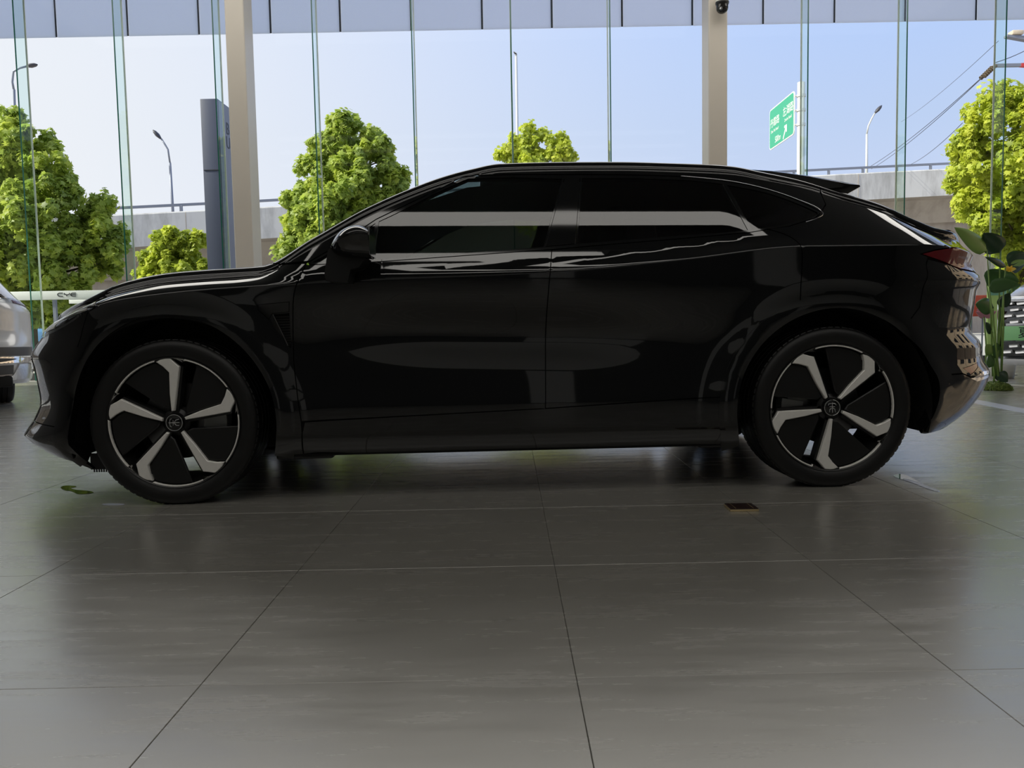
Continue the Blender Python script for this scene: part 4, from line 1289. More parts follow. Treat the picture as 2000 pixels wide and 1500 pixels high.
# local frame: x along the front, y into the car, z up
def frontz(x): return .030 * ((x - .62) / .62) ** 2
W_ = 1.30
shell = MB()
prof = [(.06, .30), (.02, .40), (.0, .60), (.02, .80), (.06, .93), (.16, 1.02), (.42, 1.13), (.95, 1.22), (1.35, 1.50), (1.75, 1.70), (3.6, 1.74), (4.0, 1.66), (4.1, 1.1), (4.1, .35), (4.0, .28), (.30, .26)]
xs2 = [0, .015, .06, .20, .45, .85, 1.10, 1.24, 1.285, 1.30]
ins = [.10, .05, .02, .005, 0, 0, .005, .02, .05, .10]
vs, fs = [], []
for x, q in zip(xs2, ins):
    for (y, z) in prof:
        vs.append((x, y + q * (1 if y < 2 else -1), z - q * .4 * (z > .9)))
m_ = len(prof)
for i in range(len(xs2) - 1):
    for q in range(m_):
        q2 = (q + 1) % m_
        fs.append((i * m_ + q, i * m_ + q2, (i + 1) * m_ + q2, (i + 1) * m_ + q))
fs += [tuple(range(m_)), tuple((len(xs2) - 1) * m_ + q for q in range(m_ - 1, -1, -1))]
shell.add(vs, fs).build('body', MT['white_paint'], mpv, angle=50)
MB().bbox(.05, 1.25, -.012, .06, .32, .945, .02).build('grille_back', MT['gloss_black'], mpv, angle=40)
grille = MB().bbox(.012, .045, -.030, .05, .27, .93, .008).build('grille_frame', MT['chrome'], mpv, angle=40)
for r_ in range(9):
    for k in range(9):
        x = .075 + k * .132 + (.066 if r_ % 2 else 0)
        z = .36 + r_ * .066
        if x > 1.2: continue
        vs = [(x, -.012, z + .030), (x + .100, -.012, z + .038), (x + .112, -.012, z + .006), (x + .014, -.012, z - .008),
              (x + .008, -.034, z + .016), (x + .094, -.034, z + .022), (x + .102, -.046, z + .004), (x + .018, -.046, z - .004)]
        MB().add(vs, [(0, 1, 2, 3), (7, 6, 5, 4), (0, 4, 5, 1), (1, 5, 6, 2), (2, 6, 7, 3), (3, 7, 4, 0)]).build('chrome_block', MT['bright_trim'], mpv)
MB().bbox(.0, 1.30, -.09, .12, .235, .30, .015).build('bumper_ledge', MT['white_paint'], mpv, angle=40)
MB().bbox(.06, 1.24, -.035, .02, .92, .975, .008).build('hood_trim', MT['chrome'], mpv, angle=40)
MB().add([(.10, .985, 1.246), (1.20, .985, 1.246), (1.16, 1.345, 1.502), (.14, 1.345, 1.502), (.10, .992, 1.236), (1.20, .992, 1.236), (1.16, 1.352, 1.492), (.14, 1.352, 1.492)],
         [(0, 1, 2, 3), (7, 6, 5, 4), (0, 4, 5, 1), (1, 5, 6, 2), (2, 6, 7, 3), (3, 7, 4, 0)]).build('windshield', MT['dark_glass'], mpv)
for x_ in (-.003, 1.297):
    for ya_, yb_ in ((1.30, 2.10), (2.16, 2.95), (3.01, 3.70)):
        MB().prism([(ya_ + (.30 if ya_ < 1.5 else .02), 1.54), (ya_, 1.14), (yb_, 1.14), (yb_, 1.56)], x_, x_ + .006, 'yz').build('side_window', MT['dark_glass'], mpv)
pl = MB().bbox(.085, .545, -.060, -.042, .50, .655, .004).build('number_plate', MT['plate_green'], mpv, angle=40)
MB().bbox(.12, .51, -.058, -.03, .655, .685, .004).build('plate_holder', MT['alu'], mpv, angle=40)
def text_obj(name, body, size, mat, parent, loc, rot, ext=.001, align='CENTER', xs=1.0):
    cu = bpy.data.curves.new(name, 'FONT')
    cu.body = body; cu.size = size; cu.extrude = ext; cu.align_x = align; cu.align_y = 'CENTER'
    cu.materials.append(mat)
    tmp = bpy.data.objects.new(name, cu)
    COL.objects.link(tmp)
    bpy.context.view_layer.update()
    me = bpy.data.meshes.new_from_object(tmp.evaluated_get(bpy.context.evaluated_depsgraph_get()))
    bpy.data.objects.remove(tmp)
    me.name = name
    o = bpy.data.objects.new(name, me)
    o.location = loc; o.rotation_euler = rot; o.scale = (xs, 1, 1)
    return link(o, parent)
text_obj('plate_character', '夏', .13, MT['ink'], pl, (.315, -.0615, .578), (PI / 2, 0, 0))
lw = MB().lathe([(0, .0), (.20, .0), (.22, .02), (.33, .02), (.345, .05), (.345, .22), (.33, .24), (0, .24)], 32, 'x')
for (x, y) in ((.05, .95), (1.01, .95), (.05, 3.3), (1.01, 3.3)):
    w_ = lw.build('wheel', MT['rubber'], mpv, angle=35); w_.location = (x, y, .345)
st = MB().tube([(.33, .03, .012), (.33, .03, .25)], .016, 10).bbox(.10, .60, -.06, .10, 0.0, .014, .004).build('floor_stand', MT['white_plastic'], mpv, angle=40)

# ================================================================== OUTSIDE
def leaves_mesh(name, C, N, size, tone, mat, parent, jitter=.5, shape='lobed'):
    """many small lobed leaves: C centres, N outward directions"""
    n = len(C)
    if shape == 'lobed':
        base = np.array([(0, -.5), (.22, -.18), (.50, -.10), (.30, .10), (.36, .42), (.12, .24), (0, .56), (-.12, .24), (-.36, .42), (-.30, .10), (-.50, -.10), (-.22, -.18)])
        tri = np.array([(0, 1, 11), (1, 2, 3), (1, 3, 11), (3, 9, 11), (11, 9, 10), (3, 4, 5), (3, 5, 9), (5, 7, 9), (7, 8, 9), (5, 6, 7)])
    else:
        base = np.array([(0, -.5), (.16, -.1), (.10, .25), (0, .5), (-.10, .25), (-.16, -.1)])
        tri = np.array([(0, 1, 5), (1, 2, 4), (1, 4, 5), (2, 3, 4)])
    k = len(base)
    nn = N + RNG.normal(0, jitter, (n, 3)); nn /= np.linalg.norm(nn, axis=1, keepdims=True)
    ref = RNG.normal(0, 1, (n, 3))
    u = np.cross(nn, ref); u /= np.linalg.norm(u, axis=1, keepdims=True)
    v = np.cross(nn, u)
    sz = size * RNG.uniform(.65, 1.3, n)
    V = C[:, None, :] + (u[:, None, :] * base[None, :, :1] + v[:, None, :] * base[None, :, 1:]) * sz[:, None, None]
    V = V + nn[:, None, :] * (-.35 * (base ** 2).sum(-1))[None, :, None] * sz[:, None, None]
    V = V.reshape(-1, 3)
    T = (tri[None] + (np.arange(n) * k)[:, None, None]).reshape(-1, 3)
    me = bpy.data.meshes.new(name)
    me.vertices.add(len(V)); me.vertices.foreach_set('co', V.ravel())
    me.loops.add(T.size); me.loops.foreach_set('vertex_index', T.ravel().astype(np.int32))
    me.polygons.add(len(T)); me.polygons.foreach_set('loop_start', np.arange(0, T.size, 3, dtype=np.int32))
    a = me.attributes.new('tone', 'FLOAT', 'POINT')
    a.data.foreach_set('value', np.repeat(np.clip(tone, 0, 1), k).astype(np.float32))
    me.materials.append(mat)
    me.update(calc_edges=True)
    o = bpy.data.objects.new(name, me)
    return link(o, parent)

def tree(label, base, clumps, n, leaf, mat, tone0=.5, group=None, trunk_r=.10, density=1.0):
    """clumps: (dx, dy, z, r) balls of foliage over the base point"""
    root = empty('tree', base)
    tag(root, label, 'tree', group)
    cl = np.array(clumps, float)
    wts = cl[:, 3] ** 2; wts /= wts.sum()
    # sub-clumps on every ball, leaves on every sub-clump: a lumpy crown with hollows
    Cs, Ns, Tn = [], [], []
    for (dx, dy, z, r), w in zip(cl, wts):
        m = max(10, int(48 * (r / .9) ** 2 * density))
        d = RNG.normal(0, 1, (m, 3)); d /= np.linalg.norm(d, axis=1, keepdims=True)
        d[:, 2] *= 1.0
        sc = np.array([dx, dy, z]) + d * r * RNG.uniform(.55, 1.02, (m, 1))
        sr_ = RNG.uniform(.16, .34, m) * max(.7, r) * .95
        per = max(6, int(n * w / m))
        for c, q in zip(sc, sr_):
            e = RNG.normal(0, 1, (per, 3)); e /= np.linalg.norm(e, axis=1, keepdims=True)
            rr = q * RNG.uniform(.45, 1.05, (per, 1))
            Cs.append(c + e * rr * np.array([1, 1, 1.15])); Ns.append(e * .8 + np.array([0, 0, .5]))
            Tn.append(np.clip(RNG.normal(tone0, .16) + RNG.normal(0, .18, per), 0, 1))
    o = leaves_mesh('foliage', np.concatenate(Cs), np.concatenate(Ns), leaf, np.concatenate(Tn), mat, root)
    tag(o, kind='stuff')
    zt = cl[:, 2].max()
    tr = MB().tube([(0, 0, -.05), (.03, .02, zt * .3), (-.03, 0, zt * .6), (0, 0, zt * .9)], [trunk_r, trunk_r * .8, trunk_r * .5, trunk_r * .15], 8)
    for (dx, dy, z, r) in clumps:
        if r > .4: tr.tube([(0, 0, max(.6, z - r * 1.4)), (dx * .5, dy * .5, z - r * .4), (dx, dy, z)], [trunk_r * .4, trunk_r * .25, trunk_r * .08], 6)
    tr.build('trunk', MT['bark'], root, smooth=True)
    return root

def px_clumps(depth, blobs, base):
    """blobs in the photograph's frame (x, y, radius px) at a depth -> clumps round the base"""
    out = []
    for b in blobs:
        p = at(b[0], b[1], depth)
        q = b[3] if len(b) > 3 else 0.0
        out.append((p.x - base.x, q, p.z, b[2] * depth / CAM_F))
    return out

D_ = 18.0
b_ = at(60, 640, D_); b_.z = -.05
tree('tall leafy plane tree at the far left, behind the silver SUV', b_,
     px_clumps(D_, [(19, 218, 13), (17, 240, 24), (10, 275, 38), (60, 285, 48), (100, 345, 48), (20, 350, 70, .3), (-50, 360, 80, .4), (-80, 450, 90), (150, 400, 48), (185, 405, 26), (205, 455, 36), (90, 430, 80, -.4), (0, 460, 90, -.5), (190, 510, 42), (120, 520, 70, -.4), (30, 545, 80, -.4), (125, 512, 42, -.7), (-60, 540, 80), (165, 465, 55, .4), (80, 570, 50, -.2), (208, 392, 16), (225, 490, 18)], b_), 42000, .155, MT['leaf_mid'], .55, trunk_r=.13)
D_ = 19.0
b_ = at(670, 640, D_); b_.z = -.05
tree('conical plane tree rising behind the sloping windscreen of the black car', b_,
     px_clumps(D_, [(678, 232, 22), (660, 258, 28), (640, 290, 40), (690, 300, 48), (738, 275, 26), (745, 310, 36), (625, 345, 46), (685, 370, 66, -.3), (755, 360, 36), (605, 400, 46), (660, 440, 70, -.4), (735, 430, 56), (590, 455, 38), (575, 425, 20), (575, 490, 30), (640, 510, 70), (720, 500, 70), (780, 345, 20), (565, 470, 16), (650, 420, 44, -.7)], b_), 36000, .15, MT['leaf_mid'], .56, trunk_r=.12)
D_ = 22.0
b_ = at(340, 640, D_); b_.z = -.05
tree('low bushy young tree left of the dark pylon sign', b_,
     px_clumps(D_, [(348, 462, 26), (318, 478, 24), (378, 475, 24), (335, 505, 40), (295, 515, 28), (385, 515, 30), (350, 545, 50), (290, 550, 34), (400, 550, 30), (340, 590, 60)], b_), 15000, .15, MT['leaf_bright'], .42, trunk_r=.08)
D_ = 27.0
b_ = at(1050, 620, D_); b_.z = -.05
tree('treetop showing just above the middle of the black roof', b_,
     px_clumps(D_, [(1037, 255, 15), (1020, 280, 24), (1055, 275, 24), (1000, 305, 24), (980, 300, 12), (1098, 268, 12), (1097, 290, 18), (1075, 310, 30), (1112, 310, 16), (1030, 325, 44), (1060, 390, 70), (1000, 380, 50), (1110, 390, 40)], b_), 18000, .145, MT['leaf_bright'], .62, trunk_r=.12)
D_ = 17.0
b_ = at(1990, 640, D_); b_.z = -.05
tree('bright yellow-green tree at the far right, above the potted plants', b_,
     px_clumps(D_, [(1968, 175, 20), (1935, 195, 22), (1990, 200, 34), (1920, 235, 36), (1960, 265, 56, -.2), (1895, 275, 30), (2030, 230, 60), (1880, 310, 30), (1920, 340, 60, -.3), (2000, 350, 90, -.4), (2070, 330, 90), (1875, 350, 26), (1890, 390, 34), (1950, 430, 60, -.3), (2040, 450, 90), (1915, 420, 30), (1995, 490, 50), (2080, 520, 70)], b_), 34000, .135, MT['leaf_bright'], .55, trunk_r=.12)
# shrubs at the foot of the left tree
D_ = 19.5
b_ = at(110, 640, D_); b_.z = -.05
sh = tree('dark low shrub behind the white lettered board', b_, px_clumps(D_, [(95, 600, 20), (130, 605, 20), (160, 612, 22), (70, 610, 20), (110, 628, 26), (40, 610, 22)], b_), 2600, .16, MT['leaf_mid'], .30, trunk_r=.03)
sh.name = 'shrub'; sh['category'] = 'shrub'
# tufts of dry grass left of the windscreen
g0 = at(540, 560, 16.5); g0.z = -.05
tuft = empty('grass_tuft', g0); tag(tuft, 'tuft of tall dry grass outside, left of the black windscreen', 'grass')
for k in range(14):
    a = RNG.uniform(-.5, .5); hgt = RNG.uniform(1.7, 2.35)
    blade = MB().tube([(k * .02 - .14, 0, 0), (k * .02 - .14 + a * .25, RNG.uniform(-.1, .1), hgt * .6), (k * .02 - .14 + a, RNG.uniform(-.2, .2), hgt)], [.010, .007, .002], 4)
    blade.build('blade', MT['petal_yellow'] if False else MT['pole_buff'], tuft)

# ---- elevated road
via = empty('viaduct', (0, 36, 0))
tag(via, 'elevated concrete road with steel handrail crossing behind the trees', 'viaduct')
path = [(-60, 22.5, 4.6), (-34, 27.2, 4.85), (-15.4, 31.7, 5.40), (-10.6, 33.5, 5.85), (0, 36.2, 6.70), (10, 38.3, 7.45), (19.5, 39.8, 8.00), (34, 41.5, 8.7), (60, 44, 9.6)]
def road_strip(name, prof, mat):
    """sweep a (offset towards the viewer, height) outline along the road"""
    mb = MB(); vs = []; n = len(prof)
    for i, p in enumerate(path):
        p = Vector(p); a = Vector(path[max(0, i - 1)]); b = Vector(path[min(len(path) - 1, i + 1)])
        d = (b - a); d.z = 0; d.normalize(); nn = Vector((d.y, -d.x, 0))
        for o, h in prof:
            q = p + nn * o + Vector((0, 0, h)); vs.append((q.x, q.y - 36, q.z))
    fs = []
    for i in range(len(path) - 1):
        for q in range(n):
            q2 = (q + 1) % n
            fs.append((i * n + q, i * n + q2, (i + 1) * n + q2, (i + 1) * n + q))
    fs += [tuple(range(n)), tuple((len(path) - 1) * n + q for q in range(n - 1, -1, -1))]
    return mb.add(vs, fs).build(name, mat, via)
road_strip('parapet', [(0, 0), (-.25, 0), (-.25, -1.0), (-.05, -1.02), (-.05, -1.30), (.04, -1.30), (.04, -.05)], MT['concrete'])
road_strip('deck', [(-.05, -1.02), (-9, -1.02), (-9, -1.35), (-.05, -1.30)], MT['concrete_dark'])
road_strip('girder', [(-1.3, -1.30), (-8, -1.30), (-7, -2.4), (-2.2, -2.4)], MT['concrete_dark'])
road_strip('retaining_wall', [(-2.6, -2.3), (-6.8, -2.3), (-6.8, -12), (-2.6, -12)], MT['concrete_dark'])
road_strip('handrail', [(-.06, .32), (-.16, .32), (-.16, .22), (-.06, .22)], MT['rail'])
def path_pt(t):
    xs = [p[0] for p in path]
    return Vector((t, np.interp(t, xs, [p[1] for p in path]), np.interp(t, xs, [p[2] for p in path])))
post0 = None
x = -30.0
while x < 32:
    p = path_pt(x)
    if post0 is None:
        post0 = MB().box(-.05, .05, -.05, .05, -.02, .25).build('rail_post', MT['rail'], via); o = post0
    else:
        o = post0.copy(); link(o, via)
    o.location = (p.x, p.y + .11 - 36, p.z)
    x += 1.78 if x > 8 else 2.4
# parapet joints
x = -28.0
while x < 30:
    p = path_pt(x)
    MB().box(x - .012, x + .012, p.y - .055 - 36, p.y - .02 - 36, p.z - 1.25, p.z - .05).build('parapet_joint', MT['concrete_dark'], via)
    x += 5.0

# ---- street lamps
def street_lamp(label, px0, px_top, depth, head, arm, r=.06, base_z=-.05, mat='rail'):
    """pole from the ground to px_top, an arm through the points given, a flat lamp head at its end"""
    b0 = at(px0[0], px0[1], depth); b0.z = base_z
    if base_z > 0:
        q_ = path_pt(b0.x); depth = q_.y + 1.2; b0 = at(px0[0], px0[1], depth); b0.z = path_pt(b0.x).z - 1.02
    root = empty('street_lamp', b0)
    tag(root, label, 'street lamp', 'street lamps along the elevated road')
    tp = at(px_top[0], px_top[1], depth) - b0
    MB().tube([(0, 0, 0), (tp.x * .5, 0, tp.z * .5), tuple(tp)], [r * 1.5, r * 1.2, r], 8).build('pole', MT[mat], root, smooth=True)
    pts = [at(a[0], a[1], depth) - b0 for a in arm]
    MB().tube([tuple(tp)] + [tuple(p) for p in pts], r * .75, 8).build('arm', MT[mat], root, smooth=True)
    a, b = [at(q[0], q[1], depth) - b0 for q in head]
    d = (b - a); L = d.length; d.normalize(); w = Vector((0, 1, 0)); u = d.cross(w)
    hd_ = MB(); vs = []; fs = []
    secs = [(0, .10), (.12, .55), (.45, 1.0), (.8, .8), (1.0, .25)]
    for t, q in secs:
        for k in range(10):
            an = 2 * PI * k / 10
            vs.append(tuple(a + d * (t * L) + u * (math.sin(an) * L * .17 * q) + w * (math.cos(an) * L * .30 * q)))
    for i in range(len(secs) - 1):
        for k in range(10):
            k2 = (k + 1) % 10
            fs.append((i * 10 + k, i * 10 + k2, (i + 1) * 10 + k2, (i + 1) * 10 + k))
    fs += [tuple(range(10)), tuple(40 + k for k in range(9, -1, -1))]
    hd_.add(vs, fs).build('lamp_head', MT['lamp_dark'], root, smooth=True)
    return root
street_lamp('slender street lamp with dark head, left of the dark pylon sign', (339, 430), (332, 318), 33.5, ((315, 272), (299, 254)), [(328, 292), (322, 282), (315, 271)], .05, 4.2)
street_lamp('tall street lamp rising out of the far left tree', (33, 430), (27, 175), 30.0, ((50, 130), (73, 126)), [(24, 160), (26, 140), (38, 133), (51, 130)], .055, 4.2)
street_lamp('straight tall lamp pole behind the treetop over the black roof', (1013, 420), (1008, 110), 40.0, ((1010, 108), (1003, 101)), [(1008, 104), (1007, 103)], .055, 6.0, 'galv')
street_lamp('pale street lamp leaning right, between two fins right of the green sign', (1693, 345), (1693, 262), 41.0, ((1708, 222), (1722, 206)), [(1696, 246), (1703, 231), (1709, 221)], .055, 6.6, 'galv')

# ---- dark pylon sign
pb = at(424, 640, 20.0); pb.z = -.05
p_tl, p_tr = at(392, 193, 20.0), at(423, 193, 20.0)
pyl = empty('pylon_sign', (0, 0, 0)); tag(pyl, 'tall dark blue pylon sign standing outside beside the left column', 'sign')
xl, xr_ = p_tl.x - .02, p_tr.x + .02
zt = p_tl.z
MB().bbox(xl, xr_, 20.0, 20.95, -.05, zt, .01).build('pylon_body', MT['pylon_blue'], pyl, angle=40)
MB().box(xr_, xr_ + .012, 20.03, 20.92, -.02, zt - .03).build('side_panel', MT['pylon_side'], pyl)
MB().box(xl + .02, xr_ - .02, 19.985, 20.0, 4.72, 4.735).build('panel_joint', MT['ink'], pyl)
for zc_, ch in ((zt - .60, 'B'), (zt - .95, 'U')):
    text_obj('pylon_letter', ch, .42, MT['ink'], pyl, (xr_ + .016, 20.60, zc_), (PI / 2, 0, PI / 2), .003)

# ---- green road sign on a round steel post
s_top, s_bot = at(1565, 161, 32.6), at(1563, 345, 32.6)
sg = empty('road_sign', (s_top.x, s_top.y, -.05)); tag(sg, 'green road sign with white characters on a steel post above the right of the car', 'road sign')
MB().tube([(0, 0, 0), (0, 0, s_top.z + .05)], .15, 16).build('post', MT['galv'], sg, smooth=True)
q_tr, q_br = at(1554, 175, 32.6), at(1553, 259, 32.6)
q_tl, q_bl = at(1509, 208, 35.4), at(1508, 288, 35.4)
xs_ = (q_tr.x + q_br.x) / 2 - s_top.x
z0_, z1_ = (q_br.z + q_bl.z) / 2, (q_tr.z + q_tl.z) / 2
W2, H2 = 3.05, z1_ - z0_
brd = empty('sign_board', (xs_, .10, (z0_ + z1_) / 2), 0, sg)
brd.rotation_euler = (PI / 2, 0, -PI / 2 + math.atan2((q_tr.x - q_tl.x), 2.8) * -1)
# board plane: x to the reader's right (towards the viewer), y up, z to the reader
def rrect(w, h, r, n=5):
    out = []
    for cx_, cy_, a0 in ((w / 2 - r, h / 2 - r, 0), (-w / 2 + r, h / 2 - r, PI / 2), (-w / 2 + r, -h / 2 + r, PI), (w / 2 - r, -h / 2 + r, 1.5 * PI)):
        out += [(cx_ + r * math.cos(a0 + PI / 2 * k / n), cy_ + r * math.sin(a0 + PI / 2 * k / n)) for k in range(n + 1)]
    return out
MB().prism([(x - W2 / 2, y) for x, y in rrect(W2, H2, .16)], -.02, .02, 'xy').build('board_edge', MT['sign_white'], brd)
MB().prism([(x - W2 / 2, y) for x, y in rrect(W2 - .09, H2 - .09, .13)], .02, .026, 'xy').build('board_face', MT['sign_green'], brd)
def st_(body, size, x, y, xs=1.0):
    text_obj('sign_lettering', body, size, MT['sign_white'], brd, (x - W2 / 2, y, .030), (0, 0, 0), .002, 'CENTER', xs)
st_('丹霞路', .40, -.80, .20); st_('Dan Xia Road', .17, -.80, -.14)
st_('左湖路', .42, .86, .28); st_('Zuohu Road', .17, .86, -.06)
st_('500m', .36, -.40, -.58, .9)
ar = MB().prism([(x - W2 / 2, y) for x, y in ((.24, -.74), (.30, -.80), (.62, -.44), (.62, -.56), (.72, -.56), (.72, -.26), (.42, -.26), (.42, -.36), (.54, -.36))], .027, .032, 'xy')
ar.build('sign_arrow', MT['sign_white'], brd)
for k in range(3):
    zz = z0_ + H2 * (.2 + .33 * k)
    MB().tube([(xs_, .05, zz), (0, .02, zz)], .035, 8).build('bracket', MT['galv'], sg)
    MB().lathe([(.155, -.05), (.175, -.05), (.175, .05), (.155, .05)], 20, 'z', (0, 0, zz), True).build('clamp', MT['galv'], sg)

# ---- utility pole with cross-arm, insulators and wires
D_ = 26.0
ub_ = at(1998, 640, D_); ub_.z = -.05
up_ = empty('utility_pole', ub_); tag(up_, 'buff utility pole with a red cross-arm at the right edge', 'utility pole')
tz = at(1998, 66, D_).z
MB().tube([(0, 0, 0), (0, 0, tz)], [.16, .11], 12).build('pole', MT['pole_buff'], up_, smooth=True)
az_ = at(1975, 74, D_)
pa, pb2 = at(1964, 72, D_) - ub_, at(2040, 78, D_) - ub_
MB().prism([(pa.x, pa.z + .04), (pa.x, pa.z - .02), (pb2.x, pb2.z - .14), (pb2.x, pb2.z + .05)], -.10, .10).build('platform', MT['rail'], up_)
fx_ = at(1984, 66, D_) - ub_
MB().bbox(fx_.x - .18, fx_.x + .18, -.14, .14, fx_.z - .06, fx_.z + .08, .03).build('floodlight', MT['pole_buff'], up_, angle=40)
ca, cb = at(1943, 128, D_) - ub_, at(2050, 128, D_) - ub_
MB().box(ca.x, -.30, -.06, .06, ca.z - .05, ca.z + .04).build('cross_arm', MT['rail'], up_)
MB().prism([(-.32, ca.z - .05), (.05, ca.z - .09), (.05, ca.z + .06), (-.32, ca.z + .04)], -.07, .07).build('red_sleeve', MT['red_paint'], up_)
for k, dy in enumerate((-.10, .10)):
    i0, i1 = at(1942, 129, D_) - ub_, at(1918, 152, D_) - ub_
    ins = MB()
    d = (i1 - i0)
    for q in range(7):
        c = i0 + d * (q + .5) / 7
        ins.tube([(c.x - d.x * .03, dy, c.z - d.z * .03), (c.x + d.x * .03, dy, c.z + d.z * .03)], .07, 8)
    ins.tube([(i0.x, dy, i0.z), (i1.x, dy, i1.z)], .02, 6)
    ins.build('insulator', MT['bark'], up_)
def wire(p0, p1, d0, d1, r=.012, sag=.25):
    a, b = at(p0[0], p0[1], d0), at(p1[0], p1[1], d1)
    pts = [a.lerp(b, k / 12) - Vector((0, 0, 4 * sag * (k / 12) * (1 - k / 12))) for k in range(13)]
    MB().tube([tuple(p - ub_) for p in pts], r, 5).build('wire', MT['wire'], up_, smooth=True)
wire((1918, 151), (1690, 331), 26, 46, sag=.2)
wire((1916, 154), (1702, 330), 26, 46, sag=.2)
wire((1950, 80), (1760, 238), 30, 60, .010, .2)
wire((1880, 240), (1770, 325), 30, 48, .012, .2)
wire((2000, 100), (1945, 122), 26.2, 24, .012, .02)

# ---- white lettered board
wb = at(40, 568, 15.6)
x0_, x1_ = at(-60, 568, 15.6).x, at(262, 568, 15.6).x
zt_, zb_ = at(120, 568, 15.6).z, at(120, 585, 15.6).z
wbd = empty('lettered_board', ((x0_ + x1_) / 2, 15.6, -.05)); tag(wbd, 'long white board with dark letters outside, beyond the black nose', 'sign board')
cxb = (x0_ + x1_) / 2
MB().bbox(x0_ - cxb, x1_ - cxb, 0, .05, zt_ and zb_ + .05, zt_ + .05, .005).build('board', MT['banner'], wbd, angle=40)
MB().bbox(at(134, 585, 15.6).x - cxb, x1_ - cxb, .004, .046, at(140, 593, 15.6).z + .05, zb_ + .048, .005).build('board_step', MT['banner'], wbd, angle=40)
for k in (.03, .5, .97):
    xx = x0_ + (x1_ - x0_) * k - cxb
    MB().box(xx - .03, xx + .03, .05, .11, 0, zt_ + .03).build('board_post', MT['rail'], wbd)
lt = []
def stroke(pts, w=.0085):
    P = [at(112.0 + p[0] / 10.0 - 0.0, 571.8 + p[1] / 10.0, 15.6) for p in pts]
    MB().tube([(p.x - cxb, -.004, p.z + .05) for p in P], w, 4).build('board_letter', MT['ink'], wbd)
stroke([(105, 5), (40, 5), (10, 18), (5, 38), (14, 58), (42, 70), (108, 70)])
stroke([(135, 5), (140, 28), (165, 36), (184, 36), (184, 68)]); stroke([(184, 36), (215, 34), (236, 20), (240, 5)])
stroke([(362, 5), (290, 5), (268, 18), (262, 36), (270, 56), (292, 68), (362, 68)]); stroke([(268, 36), (362, 36)])

# ---- red barrier and lime display panel by the plants
rb_ = at(1908, 640, 14.6)
bar = empty('barrier', (rb_.x, rb_.y, -.05)); tag(bar, 'red-orange plastic barrier outside behind the tail of the black car', 'barrier')
zz1, zz0 = at(1908, 577, 14.6).z, at(1908, 618, 14.6).z
MB().bbox(-.15, .17, -.12, .12, zz0 + .05, zz1 + .05, .02).build('barrier_panel', MT['red_barrier'], bar, angle=40)
MB().bbox(-.20, .22, -.22, .22, 0, .08, .02).build('barrier_foot', MT['grey_plastic'], bar, angle=40)
for xl_ in (-.10, .10):
    MB().tube([(xl_, 0, .09), (xl_, 0, zz0 + .10)], .014, 8).build('barrier_leg', MT['rail'], bar)

# ---- artificial plants between the black tail and the white car
def big_leaf(root, base, tip, width, mat, curl=.12, twist=0.0, toward=0.0, name='leaf'):
    """broad paddle leaf from base to tip: two curved halves meeting at a raised midrib"""
    base, tip = Vector(base), Vector(tip)
    d = tip - base; L = d.length; d.normalize()
    side = Vector((0, -1, 0)).cross(d); side.normalize()
    side = (Matrix.Rotation(twist, 3, d) @ side)
    nrm_ = side.cross(d)
    if nrm_.y > 0: nrm_ = -nrm_
    vs = []; fs = []; n = 10
    for i in range(n + 1):
        t = i / n
        wv_ = width * (math.sin(PI * t ** .62) ** .75) * (1 if t > 0 else 0) if 0 < t < 1 else 0.001
        c = base + d * (L * t) - nrm_ * (-curl * L * (t * (1 - t)) * 1.6) + Vector((0, toward * t * L, -curl * L * t * t * .5))
        for k in (-1, -.55, 0, .55, 1):
            vs.append(tuple(c + side * (wv_ * .5 * k) - nrm_ * (wv_ * .16 * abs(k) - (.006 if k == 0 else 0))))
    for i in range(n):
        for k in range(4):
            fs.append((i * 5 + k, i * 5 + k + 1, (i + 1) * 5 + k + 1, (i + 1) * 5 + k))
    o = mesh_obj(name, vs, fs, mat, root, True)
    so = o.modifiers.new('thick', 'SOLIDIFY'); so.thickness = .003
    return o
PD = 8.3
def P3(x, y, dd=0.0):
    return at(x, y, PD + dd)
pb0 = at(1945, 757, PD); pb0.z = 0
plant = empty('potted_plant', pb0); tag(plant, 'tall artificial plant with broad paddle leaves on a mossy base behind the black tail', 'plant')
def rel(v): return Vector(v) - pb0
LEAVES = [  # stem foot px, leaf base px, tip px, width m, tone, depth offset
    ((1939, 735), (1928, 490), (1864, 440), .20, 'pale', .00, .3),
    ((1946, 735), (1953, 493), (1921, 452), .22, 'dark', .05, -.5),
    ((1944, 735), (1964, 520), (1924, 500), .085, 'dark', -.05, .4),
    ((1952, 735), (1927, 556), (1972, 530), .25, 'big', .10, .2),
    ((1956, 735), (1960, 545), (1990, 549), .16, 'big', -.08, .3),
    ((1950, 735), (1932, 562), (1990, 552), .17, 'big', -.12, .5),
    ((1941, 735), (1940, 600), (1905, 592), .18, 'big', .06, .2),
    ((1955, 735), (1955, 600), (1972, 570), .12, 'dark', .04, -.4),
    ((1947, 735), (1938, 650), (1925, 628), .10, 'dark', .02, .4),
    ((1942, 740), (1938, 690), (1925, 672), .12, 'pale', -.05, .2),
    ((1944, 740), (1941, 700), (1948, 668), .13, 'big', -.02, -.3),
    ((1941, 745), (1940, 715), (1931, 692), .13, 'big', -.08, .3),
    ((1950, 748), (1950, 728), (1968, 745), .12, 'dark', -.10, .3),
]
